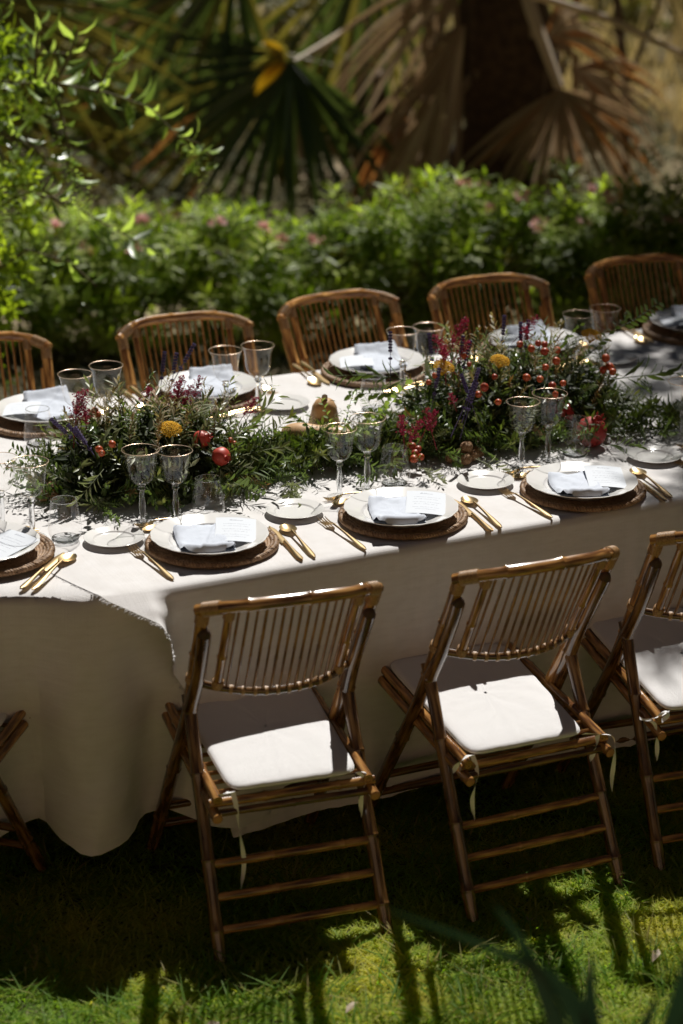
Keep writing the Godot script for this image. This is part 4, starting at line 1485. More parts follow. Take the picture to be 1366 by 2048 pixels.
func make_napkin(sd: int) -> Node3D:
	var t := thing("napkin", "", "napkin")
	var nz := FastNoiseLite.new()
	nz.seed = sd
	nz.frequency = 9.0
	var g := Geo.new()
	var lean := ran(-0.25, 0.25)
	var top := func(a: float, b: float) -> Vector3:
		var x := a * 2.0 - 1.0
		var z := b * 2.0 - 1.0
		# squarish outline with soft corners
		var k := maxf(1.0, pow(pow(absf(x), 8.0) + pow(absf(z), 8.0), 1.0 / 8.0) / maxf(0.001, maxf(absf(x), absf(z))))
		x /= k
		z /= k
		var edge := 1.0 - maxf(absf(x), absf(z))
		var px := x * (0.066 + 0.006 * nz.get_noise_2d(z * 0.08, 4.0)) + 0.008 * z * -1.0
		var pz := z * 0.108 + 0.010 * nz.get_noise_2d(x * 0.07, 9.0) * (1.0 - b)
		var y := 0.0125 * sqrt(clampf(edge * 5.0, 0.0, 1.0))
		y += 0.0045 * smoothstep(-0.05, 0.05, x * 0.75 + z * (0.5 + lean) - 0.12)       # the upper flap
		y += 0.0075 * smoothstep(0.62, 0.9, z) * clampf(edge * 9.0, 0.0, 1.0)
		y += 0.007 * maxf(0.0, nz.get_noise_2d(px * 1.1, pz * 0.7)) + 0.0008 * nz.get_noise_2d(px * 5.0, pz * 3.0)
		var r := Vector2(px - 0.022, pz + 0.018).length()
		var dish := lerpf(0.0098, 0.0205, smoothstep(0.072, 0.102, r)) + 0.31 * maxf(0.0, r - 0.104)
		return Vector3(px, (maxf(0.0, y) if edge > 0.001 else 0.0) + dish - 0.0115, pz)
	g.grid(30, 44, top, true)
	g.grid(12, 16, func(a, b):
		var p: Vector3 = top.call(a, b)
		var r := Vector2(p.x - 0.022, p.z + 0.018).length()
		return Vector3(p.x, lerpf(0.0098, 0.0205, smoothstep(0.072, 0.102, r)) + 0.31 * maxf(0.0, r - 0.104) - 0.0117, p.z))
	obj("folded_cloth", g.mesh(), M.napkin, t)
	return t

func make_card() -> Node3D:
	var t := thing("menu_card", "", "menu card")
	var g := Geo.new()
	var f := func(a: float, b: float) -> Vector3:
		return Vector3((a - 0.5) * 0.10, 0.003 * sin(a * PI) + 0.004 * (1.0 - b), (b - 0.5) * 0.142)
	g.grid(6, 8, f, true)
	g.grid(6, 8, func(a, b): return f.call(a, b) + Vector3(0, -0.0005, 0))
	obj("paper", g.mesh(), M.card, t)
	return t

func put(proto: Node3D, first: Dictionary, label: String, at: Vector3, turn: float, group: String) -> Node3D:
	var key := str(proto.get_instance_id())
	if not first.has(key):
		first[key] = true
		proto.position = at
		proto.rotation = Vector3(0, turn, 0)
		proto.set_meta("label", label)
		proto.set_meta("group", group)
		return proto
	return copy(proto, label, at, turn, group)

func settings() -> void:
	var charger := make_charger()
	var dinner := make_plate(0.145, 0.031, 18)
	var bread := make_plate(0.0755, 0.0145, 0)
	var spoon := make_spoon(1.0)
	var fork := make_fork(1.03)
	var knife := make_knife()
	var dspoon := make_spoon(0.78)
	var dfork := make_fork(0.76)
	var water := make_goblet(1.0)
	var wine := make_goblet(0.95)
	var tumbler := make_tumbler()
	var card := make_card()
	var napkins := [make_napkin(3), make_napkin(14), make_napkin(27)]
	var first := {}
	# charger u, v, extra turn, where, bread u v, goblets, tumbler
	var S := [
		[-0.343, -0.380, -0.66, "at the rounded table end, bottom left", null, [[-0.252, -0.225], [-0.203, -0.312]], [-0.136, -0.364]],
		[0.176, -0.560, 0.0, "in front of the left flowers", [-0.03, -0.424], [[0.077, -0.345], [0.161, -0.362]], [0.246, -0.369]],
		[0.688, -0.590, 0.0, "between the two front chairs", [0.457, -0.435], [[0.611, -0.378], [0.700, -0.360]], [0.784, -0.353]],
		[1.204, -0.615, 0.0, "by the dark pomegranate, at the right", [1.004, -0.451], [[1.150, -0.385], [1.236, -0.378]], [1.34, -0.348]],
		[1.75, -0.62, 0.0, "cut off by the right edge, front row", [1.52, -0.467], [[1.641, -0.415], [1.73, -0.40]], [1.84, -0.38]],
		[0.13, 0.570, PI - 0.05, "far side, at the left edge", [0.335, 0.395], [[0.153, 0.345], [0.259, 0.385]], [0.051, 0.374]],
		[0.636, 0.575, PI, "far side, behind the left flowers", [0.809, 0.404], [[0.617, 0.380], [0.720, 0.385]], [0.533, 0.359]],
		[1.196, 0.585, PI, "far side, between the flower mounds", [1.37, 0.41], [[1.163, 0.342], [1.252, 0.347]], [1.022, 0.248]],
		[1.74, 0.575, PI, "far side, behind the right flowers", [1.915, 0.385], [[1.72, 0.276], [1.827, 0.300]], [1.62, 0.30]],
		[2.32, 0.545, PI, "far side, at the right edge", [2.49, 0.36], [[2.26, 0.28], [2.36, 0.29]], [2.16, 0.28]],
	]
	rng.seed = 1234
	for k in S.size():
		var s: Array = S[k]
		var c := tp(s[0], s[1], CLOTH_TOP)
		var turn: float = TABLE_TURN + s[2]
		var b := Basis(Vector3.UP, turn)
		var w: String = s[3]
		var j := func() -> float: return ran(-0.006, 0.006)
		var inward: float = [0.0, -0.006, -0.018, -0.046, -0.05, 0.0, -0.01, 0.0, 0.0, 0.0][k]
		put(charger, first, "round rattan charger with braided rim, " + w, c, turn + ran(-1, 1), "rattan chargers")
		var pc: Vector3 = c + b * Vector3(-0.012, 0.0105, 0.012)
		put(dinner, first, "white scalloped dinner plate on the charger, " + w, pc, turn + ran(-0.2, 0.2), "scalloped dinner plates")
		var nb := Basis(Vector3.UP, turn - 0.20 + j.call() * 6.0)
		var np: Node3D = put(napkins[k % 3], first, "folded pale blue napkin on the plate, " + w, pc + b * Vector3(-0.022, 0.0125, 0.018), turn - 0.20 + j.call() * 16.0, "folded napkins")
		if k == 5 or k == 8: np.rotate_object_local(Vector3.UP, 0.25)
		var cd: Node3D = put(card, first, "white menu card with handwriting beside the napkin, " + w, pc + b * Vector3(0.066, 0.0275, 0.008), turn - 0.42 + j.call() * 16.0, "menu cards")
		cd.rotate_object_local(Vector3(0, 0, 1), -0.06)
		cd.rotate_object_local(Vector3(1, 0, 0), 0.035)
		put(fork, first, "gold fork left of the charger, " + w, c + b * Vector3(-0.183 + j.call(), 0.0008, 0.065 + j.call() + inward), turn + 0.03 + j.call() * 5.0, "gold forks")
		put(spoon, first, "gold spoon right of the charger, " + w, c + b * Vector3(0.197 + j.call(), 0.0008, 0.078 + j.call() + inward), turn - 0.10 + j.call() * 5.0, "gold spoons")
		put(knife, first, "gold knife beside the spoon, " + w, c + b * Vector3(0.168 + j.call() * 0.5, 0.0008, 0.082 + j.call() + inward), turn - 0.09 + j.call() * 4.0, "gold knives")
		if k != 5:
			put(dspoon, first, "small gold dessert spoon above the plate, " + w, c + b * Vector3(-0.02, 0.0008, -0.178 + j.call() * 0.5), turn + PI * 0.5 + 0.1, "gold dessert spoons")
			put(dfork, first, "small gold dessert fork above the plate, " + w, c + b * Vector3(-0.03, 0.0008, -0.200 + j.call() * 0.5), turn + PI * 0.5 - 0.05, "gold dessert forks")
		if s[4] != null:
			put(bread, first, "small white bread plate, " + w, tp(s[4][0], s[4][1], CLOTH_TOP), ran(0, TAU), "bread plates")
		put(wine if k < 5 and k != 1 else water, first, "gold-rimmed stem glass, left of the pair, " + w, tp(s[5][0][0], s[5][0][1], CLOTH_TOP), ran(0, TAU), "stem glasses")
		put(water if k < 5 and k != 1 else wine if k == 1 else water, first, "gold-rimmed stem glass, right of the pair, " + w, tp(s[5][1][0], s[5][1][1], CLOTH_TOP), ran(0, TAU), "stem glasses")
		put(tumbler, first, "clear stemless tumbler, " + w, tp(s[6][0], s[6][1], CLOTH_TOP), ran(0, TAU), "tumblers")

# ---------------------------------------------------------------- flowers and fruit
func sprig(kind: String, sd: int) -> ArrayMesh:
	rng.seed = sd
	var g := Geo.new()
	var le := 0.17
	var pts := []
	var bend := Vector3(ran(-0.2, 0.2), 0, ran(-0.2, 0.2))
	for k in 9:
		var f := k / 8.0
		pts.append(Vector3(0, le * f, 0) + bend * le * f * f)
	g.tube(pts, [0.0016, 0.0014, 0.0012, 0.001, 0.0008], 4, false)
	var n := {"olive": 15, "lentisk": 15, "willow": 17, "fern": 30, "herb": 34}
	for k: int in n[kind]:
		var f: float = 0.12 + 0.88 * float(k) / (n[kind] - 1)
		var i := int(f * 7.99)
		var p: Vector3 = pts[i].lerp(pts[i + 1], f * 8.0 - i) if i < 8 else pts[8]
		var up: Vector3 = (pts[mini(i + 1, 8)] - pts[mini(i, 7)]).normalized()
		var a := k * PI + ran(-0.4, 0.4) + 0.5 * int(k / 2.0)
		if kind == "lentisk" or kind == "fern": a = k * PI + ran(-0.55, 0.55)
		var side := Vector3(cos(a), 0, sin(a))
		match kind:
			"olive": g.leaf(p, side * ran(0.7, 1.0) + up * 0.75, up, 0.046 * ran(0.75, 1.15), 0.011, ran(-0.1, 0.3))
			"lentisk": g.leaf(p, side + up * 0.45, up, 0.031 * ran(0.75, 1.2) * (1.1 - 0.4 * f), 0.0125, ran(-0.1, 0.3))
			"willow": g.leaf(p, side * 0.7 + up * 0.8, up, 0.055 * ran(0.7, 1.1) * (1.15 - 0.5 * f), 0.0095, ran(0.0, 0.4))
			"fern": g.blade(p, side + up * 0.7, up, 0.040 * (1.15 - 0.75 * f), 0.0055, ran(0.0, 0.3))
			"herb": g.blade(p, side * 0.8 + up * 0.7 + rdir() * 0.2, up, 0.021 * ran(0.7, 1.2), 0.0055, ran(-0.1, 0.2))
	return g.mesh()

func plume_mesh(sd: int) -> ArrayMesh:
	rng.seed = sd
	var g := Geo.new()
	g.tube([Vector3(0, -0.06, 0), Vector3.ZERO, Vector3(0.004, 0.075, 0.003)], [0.0013, 0.0012, 0.0006], 4, false)
	for s in 15:
		var f := s / 15.0
		var a := s * 2.4
		var p := Vector3(0.004 * f, 0.075 * f, 0.003 * f)
		var d := Vector3(cos(a), 0.9, sin(a)).normalized()
		var le := 0.030 * (1.1 - 0.8 * f)
		g.tube([p, p + d * le], [0.0007, 0.0004], 3, false)
		for q in 12:
			var c := p + d * le * (q / 11.0) + rdir() * 0.0035
			g.blade(c, rdir(), rdir(), 0.0045, 0.0036, 0.2)
			g.blade(c, rdir(), rdir(), 0.004, 0.0036, 0.2)
	return g.mesh()

func spike_mesh(sd: int) -> ArrayMesh:
	rng.seed = sd
	var g := Geo.new()
	g.tube([Vector3(0, -0.10, 0), Vector3(0, -0.03, 0), Vector3(0.002, 0.045, 0)], [0.0011, 0.001, 0.0006], 4, false)
	for ring in 8:
		var y := -0.012 + ring * 0.0075 + (0.0 if ring > 0 else -0.012)
		for q in 6:
			var a := q * TAU / 6.0 + ring
			g.ball(Vector3(cos(a) * 0.0034, y, sin(a) * 0.0034), Vector3(0.0021, 0.0031, 0.0021), 5, 4)
	return g.mesh()

func yarrow_mesh() -> ArrayMesh:
	rng.seed = 66
	var g := Geo.new()
	for k in 150:
		var f := sqrt((k + 0.5) / 150.0)
		var a := k * 2.39996
		var p := Vector3(cos(a) * f, 0.42 * (1.0 - f * f) + ran(-0.03, 0.03), sin(a) * f)
		g.ball(p, Vector3(0.075, 0.06, 0.075) * ran(0.8, 1.25), 6, 4)
	for k in 9:
		var a := k * 0.7
		g.tube([Vector3(0, -0.9, 0), Vector3(cos(a) * 0.6, 0.0, sin(a) * 0.6)], [0.05, 0.03], 4, false)
	return g.mesh()

func hip_mesh() -> ArrayMesh:
	var g := Geo.new()
	g.lathe([Vector2(0, -1.0), Vector2(0.45, -0.92), Vector2(0.85, -0.5), Vector2(1.0, 0.05), Vector2(0.9, 0.5), Vector2(0.55, 0.88), Vector2(0.22, 1.0), Vector2(0.16, 1.12), Vector2(0.0, 1.12)], 14)
	return g.mesh()

func calyx_mesh() -> ArrayMesh:
	var g := Geo.new()
	for k in 6:
		var a := TAU * k / 6
		g.blade(Vector3(cos(a) * 0.14, 1.05, sin(a) * 0.14), Vector3(cos(a), 0.9, sin(a)), Vector3.UP, 0.5, 0.24, 0.1)
	return g.mesh()

func arrangement(called: String, label: String, centre: Vector3, reach: Vector3, turn: float, sprigs: int, sd: int, kinds: Array) -> Node3D:
	var t := thing(called, label, "flower arrangement", centre, turn, "flower mounds down the middle of the table")
	var meshes := {}
	for k in ["olive", "lentisk", "willow", "fern", "herb"]:
		meshes[k] = [sprig(k, sd + 1), sprig(k, sd + 2)]
	rng.seed = sd
	var mats := {"olive": [M.olive, M.olive, M.olive_pale], "lentisk": [M.lentisk], "willow": [M.willow, M.lentisk], "fern": [M.fern, M.lentisk], "herb": [M.dry_herb, M.rust_leaf, M.olive]}
	for k in sprigs:
		var a := ran(0, TAU)
		var up := pow(rng.randf(), 0.8)
		var d := Vector3(cos(a) * sqrt(1 - up * up), up, sin(a) * sqrt(1 - up * up))
		var size := ran(0.55, 1.0)
		var out := d * reach * ran(0.82, 1.12)
		out.y = maxf(out.y, 0.012)
		var lean := (d + Vector3(ran(-0.6, 0.6), ran(-0.15, 0.5), ran(-0.6, 0.6))).normalized()
		if out.y < 0.08: lean = (lean * Vector3(1, 0.15, 1) + Vector3(0, 0.04, 0)).normalized()
		var base := out - lean * 0.15 * size
		if base.y < 0.012: base.y = 0.012
		var kind: String = kinds[rng.randi() % kinds.size()]
		if out.y < 0.07 and rng.randf() < 0.3: kind = "fern"
		var ml: Array = mats[kind]
		var o := obj("sprig", meshes[kind][rng.randi() % 2], ml[rng.randi() % ml.size()], t)
		o.transform = aim(base, lean, ran(0, TAU), size)
	for k in 46:
		var a := ran(0, TAU)
		var foot := Vector3(cos(a) * reach.x * ran(0.1, 0.75), reach.y * ran(0.55, 0.8), sin(a) * reach.z * ran(0.1, 0.7))
		var up := Vector3(foot.x / reach.x * 0.7 + ran(-0.35, 0.35), 1.0, foot.z / reach.z * 0.5 + ran(-0.3, 0.3))
		var kind: String = ["herb", "olive", "herb", "willow"][k % 4]
		var o := obj("sprig", meshes[kind][k % 2], [M.rust_leaf, M.olive, M.dry_herb, M.dry_herb][k % 4], t)
		o.transform = aim(foot, up, ran(0, TAU), ran(0.55, 0.85))
	# leaves that fill the inside of the mound
	var wl := whorl(8, 0.045, 0.012, 0.05, 0.6, sd + 9)
	rng.seed = sd + 10
	var where := []
	var tints := []
	for k in 620:
		var d := rdir()
		d.y = absf(d.y)
		var p := d * reach * 0.78 * pow(rng.randf(), 0.4)
		p.y = maxf(p.y, 0.02)
		where.append(aim(p, d + rdir() * 0.6 + Vector3(0, 0.3, 0), ran(0, TAU), ran(0.7, 1.2)))
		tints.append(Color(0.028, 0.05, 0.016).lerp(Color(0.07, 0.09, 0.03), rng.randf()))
	many("filler_leaves", wl, M.tinted, where, tints, t)
	return t

func local_in(t: Node3D, p: Vector3) -> Vector3:
	return t.transform.affine_inverse() * (p + (Vector3.ZERO if not t.name.begins_with("flower_mound") else Vector3(0, 0.035, 0.08) if t.position.x < 0.0 else Vector3(0, 0.028, 0.065)))

func flowers() -> void:
	var left := arrangement("flower_mound", "left flower mound with a yellow yarrow head, two red pomegranates and olive sprigs", tp(0.215, -0.045), Vector3(0.355, 0.185, 0.225), TABLE_TURN - 0.1, 262, 2100, ["olive", "lentisk", "willow", "herb", "lentisk", "olive"])
	var right := arrangement("flower_mound", "large right flower mound with three yellow yarrow heads and many red rose hips", tp(1.31, -0.03), Vector3(0.41, 0.205, 0.245), TABLE_TURN, 262, 3100, ["olive", "willow", "lentisk", "willow", "herb", "fern"])
	var plumes := [plume_mesh(5), plume_mesh(6)]
	var spikes := [spike_mesh(7), spike_mesh(8)]
	var yar := yarrow_mesh()
	var hip := hip_mesh()
	var cal := calyx_mesh()
	rng.seed = 4000
	for y in [[left, -0.441, 0.907, -6.0, 0.031], [right, 0.279, 0.957, -6.4, 0.030], [right, 0.436, 0.960, -6.45, 0.0275], [right, 0.717, 0.948, -6.75, 0.030]]:
		var t: Node3D = y[0]
		var o := obj("yarrow_head", yar, M.yarrow, t)
		o.transform = aim(local_in(t, Vector3(y[1], y[2], y[3])), Vector3(ran(-0.2, 0.2), 1, ran(0.15, 0.45)), ran(0, TAU), y[4])
	for p in [[left, -0.680, 0.925, -6.05, 1.0], [left, -0.665, 0.90, -6.07, 0.9], [left, -0.444, 0.905, -6.25, 1.0], [left, -0.414, 0.912, -6.2, 0.7], [left, -0.40, 0.90, -6.27, 0.9], [right, 0.303, 0.985, -6.5, 1.2], [right, 0.318, 0.955, -6.45, 0.9], [right, 0.29, 0.965, -6.47, 1.0], [right, 0.509, 1.0, -6.6, 0.8], [right, 0.165, 0.827, -6.2, 0.9], [right, 0.225, 0.846, -6.2, 0.8], [right, 0.303, 0.885, -6.3, 0.6], [left, -0.26, 0.88, -6.2, 0.9], [left, -0.69, 0.91, -6.04, 1.1], [left, -0.43, 0.895, -6.22, 1.1], [left, -0.52, 0.93, -6.15, 0.8], [right, 0.285, 0.94, -6.44, 1.1], [right, 0.18, 0.815, -6.18, 1.0], [right, 0.24, 0.84, -6.19, 0.9], [right, 0.52, 0.985, -6.58, 0.9]]:
		var t: Node3D = p[0]
		var o := obj("crimson_plume", plumes[rng.randi() % 2], M.crimson, t)
		o.transform = aim(local_in(t, Vector3(p[1], p[2], p[3])), Vector3(ran(-0.7, 0.7), ran(0.6, 1.0), ran(-0.1, 0.5)), ran(0, TAU), p[4])
	for p in [[left, -0.427, 0.962, -6.45, 0.6], [left, -0.457, 0.945, -6.4, 0.2], [left, -0.483, 0.965, -6.35, 0.1], [left, -0.715, 0.903, -6.0, -0.9], [left, -0.674, 0.893, -5.98, -0.8], [left, -0.66, 0.885, -5.97, -0.6], [right, 0.247, 0.975, -6.5, -0.1], [right, 0.331, 0.968, -6.5, 0.1], [right, 0.345, 0.96, -6.48, 0.3], [right, 0.453, 1.0, -6.6, 0.0], [right, 0.519, 0.985, -6.6, 0.1], [right, 0.50, 0.99, -6.57, -0.1], [right, 0.35, 0.902, -6.28, 0.3], [right, 0.337, 0.924, -6.3, -0.4], [right, 0.356, 0.94, -6.29, 0.2], [right, 0.34, 0.91, -6.27, 0.5], [right, 0.257, 0.922, -6.35, 0.1], [right, 0.135, 0.98, -6.5, 0.0]]:
		var t: Node3D = p[0]
		var o := obj("lavender_spike", spikes[rng.randi() % 2], M.lavender, t)
		o.transform = aim(local_in(t, Vector3(p[1], p[2], p[3])), Vector3(p[4], 1.0, ran(-0.1, 0.25)), ran(0, TAU), 1.15)
	var hips := [
		[left, [[-0.615, 0.886, -5.9, 0.0107], [-0.607, 0.882, -5.88, 0.010], [-0.580, 0.907, -5.88, 0.0107], [-0.692, 0.923, -6.1, 0.0093], [-0.647, 0.918, -6.12, 0.0115], [-0.636, 0.914, -6.10, 0.0095], [-0.290, 0.851, -6.08, 0.0087], [-0.280, 0.842, -6.08, 0.008]]],
		[right, [[0.387, 0.921, -6.33, 0.0133], [0.371, 0.901, -6.33, 0.0107], [0.422, 0.895, -6.28, 0.010], [0.417, 0.936, -6.38, 0.0093], [0.493, 0.993, -6.5, 0.011], [0.524, 0.983, -6.49, 0.0113], [0.543, 0.996, -6.5, 0.010], [0.560, 0.978, -6.48, 0.0125], [0.597, 0.976, -6.5, 0.011], [0.590, 0.960, -6.45, 0.0125], [0.560, 0.948, -6.43, 0.0107], [0.504, 0.934, -6.38, 0.012], [0.541, 0.929, -6.38, 0.011], [0.574, 0.914, -6.37, 0.012]]],
		[right, [[0.604, 0.917, -6.38, 0.010], [0.580, 0.901, -6.33, 0.0098], [0.563, 0.987, -6.52, 0.0107], [0.336, 0.974, -6.45, 0.0093], [0.349, 0.959, -6.42, 0.008], [0.741, 0.930, -6.58, 0.0133], [0.752, 0.905, -6.58, 0.0133], [0.759, 0.896, -6.56, 0.012], [0.733, 0.901, -6.56, 0.012], [0.253, 0.948, -6.35, 0.0093], [0.236, 0.929, -6.35, 0.0087], [0.197, 0.775, -6.20, 0.0135], [0.212, 0.769, -6.19, 0.011], [0.193, 0.767, -6.18, 0.013], [0.205, 0.785, -6.21, 0.011], [0.19, 0.79, -6.22, 0.012]]],
	]
	for grp in hips:
		var t: Node3D = grp[0]
		for h in grp[1]:
			var o := obj("rose_hip", hip, M.hip if t == left or rng.randf() < 0.45 else M.hip_dark, t)
			o.transform = aim(local_in(t, Vector3(h[0], h[1], h[2])), rdir() + Vector3(0, 0.2, 0.6), ran(0, TAU), h[3] * 0.9)
			obj("calyx", cal, M.rust_leaf, o)
	# long stray sprigs
	var longs := [[right, Vector3(0.70, 0.90, -6.7), Vector3(0.82, 0.97, -6.82), "lentisk"], [right, Vector3(0.80, 0.955, -6.80), Vector3(0.94, 0.985, -6.93), "lentisk"], [right, Vector3(0.75, 0.86, -6.6), Vector3(0.99, 0.87, -6.68), "willow"], [right, Vector3(0.2, 0.9, -6.45), Vector3(-0.01, 0.93, -6.52), "willow"], [right, Vector3(0.18, 0.88, -6.4), Vector3(0.0, 0.86, -6.5), "lentisk"], [left, Vector3(-0.30, 0.84, -6.1), Vector3(-0.17, 0.92, -6.2), "olive"], [left, Vector3(-0.32, 0.80, -6.05), Vector3(-0.16, 0.84, -6.1), "olive"], [left, Vector3(-0.30, 0.78, -5.98), Vector3(-0.2, 0.768, -5.85), "lentisk"], [left, Vector3(-0.74, 0.82, -6.0), Vector3(-0.87, 0.83, -6.05), "lentisk"], [left, Vector3(-0.70, 0.80, -5.9), Vector3(-0.82, 0.84, -5.95), "lentisk"], [left, Vector3(-0.55, 0.9, -6.15), Vector3(-0.50, 1.0, -6.2), "herb"], [left, Vector3(-0.60, 0.85, -5.85), Vector3(-0.66, 0.80, -5.75), "olive"], [right, Vector3(0.6, 0.93, -6.6), Vector3(0.66, 1.0, -6.7), "lentisk"], [right, Vector3(0.37, 0.93, -6.5), Vector3(0.36, 1.02, -6.55), "lentisk"]]
	for q in longs:
		var t: Node3D = q[0]
		var a := local_in(t, q[1])
		var b := local_in(t, q[2])
		var o := obj("sprig", sprig(q[3], 55 + int(q[1].x * 100)), M.fern if q[3] != "olive" else M.olive, t)
		o.transform = aim(a, b - a, ran(0, TAU), a.distance_to(b) / 0.17)

	# the low garland between and around the mounds
	var gar := thing("leaf_garland", "low garland of feathery green sprigs along the table between the mounds", "garland", tp(0.75, -0.06), TABLE_TURN)
	var kinds := ["fern", "fern", "herb", "willow"]
	var ms := {}
	for k in ["fern", "herb", "willow", "lentisk"]: ms[k] = [sprig(k, 71), sprig(k, 72), sprig(k, 73)]
	rng.seed = 5000
	for k in 285:
		var f := rng.randf()
		var u := lerpf(-0.26, 0.40, f)
		if k % 5 == 3: u = ran(0.35, 1.15)
		if k % 5 == 4: u = ran(-0.85, -0.25)
		var v := -0.03 - 0.10 * clampf((u + 0.26) / 1.2, 0.0, 1.0) + ran(-0.10, 0.09) - (0.09 if k % 5 > 2 else 0.0)
		if u < 0.2: v += 0.02
		var p := Vector3(u, ran(0.006, 0.06), -v)
		var o := obj("sprig", ms[kinds[rng.randi() % 4]][rng.randi() % 3], [M.fern, M.lentisk, M.willow, M.fern][rng.randi() % 4], gar)
		var d := Vector3(ran(-1, 1), ran(-0.02, 0.28), ran(-0.5, 1.0)).normalized()
		if p.y < 0.015 : d.y = absf(d.y)
		o.transform = aim(p, d, ran(0, TAU), ran(0.5, 1.0))
	for q in [[Vector3(-0.15, 0.016, -5.98), Vector3(-0.09, 0.012, -5.86), M.olive_pale], [Vector3(-0.13, 0.02, -6.0), Vector3(-0.13, 0.012, -5.88), M.olive], [Vector3(0.20, 0.018, -6.12), Vector3(0.28, 0.012, -6.02), M.olive_pale], [Vector3(0.36, 0.018, -6.18), Vector3(0.45, 0.012, -6.08), M.olive_pale], [Vector3(0.10, 0.018, -6.08), Vector3(0.05, 0.012, -5.97), M.fern]]:
		var a := local_in(gar, q[0] + Vector3(0, CLOTH_TOP, 0))
		var b := local_in(gar, q[1] + Vector3(0, CLOTH_TOP, 0))
		var o := obj("sprig", ms["willow"][rng.randi() % 3], q[2], gar)
		o.transform = aim(a, b - a, ran(0, TAU), a.distance_to(b) / 0.17)
	var gl := whorl(8, 0.04, 0.010, 0.045, 0.5, 83)
	rng.seed = 5100
	var gw := []
	var gt := []
	for k in 520:
		var u := ran(-0.28, 0.30)
		if k % 4 == 3: u = ran(0.3, 1.15)
		var v := -0.03 - 0.10 * clampf((u + 0.26) / 1.2, 0.0, 1.0) + ran(-0.085, 0.07) - (0.06 if k % 4 == 3 else 0.0)
		gw.append(aim(Vector3(u, ran(0.012, 0.058), -v), Vector3(ran(-1, 1), ran(0.1, 0.7), ran(-0.6, 1)), ran(0, TAU), ran(0.6, 1.15)))
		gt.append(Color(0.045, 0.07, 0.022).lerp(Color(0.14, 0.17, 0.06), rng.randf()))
	many("filler_leaves", gl, M.tinted, gw, gt, gar)
	# an upright sprig behind the middle glasses
	for q in [[Vector3(0.0, 0.80, -6.17), Vector3(0.01, 0.94, -6.2)], [Vector3(0.01, 0.80, -6.17), Vector3(0.12, 0.93, -6.22)], [Vector3(-0.01, 0.80, -6.17), Vector3(-0.11, 0.90, -6.15)], [Vector3(0.0, 0.80, -6.16), Vector3(0.06, 0.91, -6.1)], [Vector3(0.0, 0.80, -6.16), Vector3(-0.05, 0.92, -6.2)], [Vector3(0.02, 0.82, -6.18), Vector3(0.19, 0.92, -6.26)]]:
		var a := local_in(gar, q[0])
		var b := local_in(gar, q[1])
		var o := obj("sprig", ms["lentisk"][rng.randi() % 3], M.fresh_herb, gar)
		o.transform = aim(a, b - a, ran(0, TAU), a.distance_to(b) / 0.15)

	# squashes
	var sq := Geo.new()
	var prof := []
	for k in 19:
		var f := k / 18.0
		var r := 0.040 + 0.003 * sin(f * 9.0)
		r += 0.004 * smoothstep(0.55, 0.1, f)
		r *= pow(sin(PI * clampf(f * 0.97 + 0.015, 0.0, 1.0)), 0.28)
		prof.append(Vector2(r, f * 0.215))
	sq.lathe(prof, 28)
	var sqm := sq.mesh()
	var stem := Geo.new()
	stem.tube([Vector3(0, 0.21, 0), Vector3(0.003, 0.228, 0), Vector3(0.006, 0.238, 0)], [0.009, 0.007, 0.011], 7)
	var stm := stem.mesh()
	var lying := thing("butternut_squash", "butternut squash lying on its side between the flower mounds", "squash")
	obj("body", sqm, M.squash, lying)
	obj("stem", stm, M.rust_leaf, lying)
	lying.transform = aim(Vector3(0.045, CLOTH_TOP + 0.044, -6.235), Vector3(-1, 0.03, -0.28), 0.4)
	var sg := Geo.new()
	sg.lathe([Vector2(0, 0.0), Vector2(0.026, 0.002), Vector2(0.042, 0.016), Vector2(0.046, 0.038), Vector2(0.042, 0.062), Vector2(0.037, 0.083), Vector2(0.034, 0.103), Vector2(0.026, 0.118), Vector2(0.012, 0.125), Vector2(0.0, 0.1255)], 26, Vector3.ZERO, 8, 0.02, 0.02)
	var stand := thing("standing_gourd", "tan pear-shaped gourd standing behind the lying squash, stem end up", "gourd")
	obj("body", sg.mesh(), M.squash, stand)
	var sgs := Geo.new()
	sgs.tube([Vector3(0, 0.123, 0), Vector3(0.002, 0.131, 0.001), Vector3(0.006, 0.138, 0.003)], [0.010, 0.007, 0.009], 7)
	obj("stem", sgs.mesh(), M.rust_leaf, stand)
	stand.transform = aim(Vector3(-0.05, CLOTH_TOP + 0.002, -6.40), Vector3(0.03, 1, 0.22), 0.4)
	# pomegranates
	var pg := Geo.new()
	pg.lathe([Vector2(0, -0.96), Vector2(0.4, -0.92), Vector2(0.78, -0.62), Vector2(0.99, -0.1), Vector2(0.96, 0.32), Vector2(0.74, 0.70), Vector2(0.42, 0.90), Vector2(0.27, 0.98), Vector2(0.22, 1.12), Vector2(0.28, 1.30), Vector2(0.23, 1.29), Vector2(0.15, 1.1), Vector2(0, 1.05)], 22, Vector3.ZERO, 6, 0.05, 0.3)
	var pgm := pg.mesh()
	var cr := Geo.new()
	for k in 6:
		var a := TAU * k / 6
		cr.blade(Vector3(cos(a) * 0.25, 1.26, sin(a) * 0.25), Vector3(cos(a) * 0.7, 1, sin(a) * 0.7), Vector3(-cos(a), 0.7, -sin(a)), 0.36, 0.22, -0.1)
	var crm := cr.mesh()
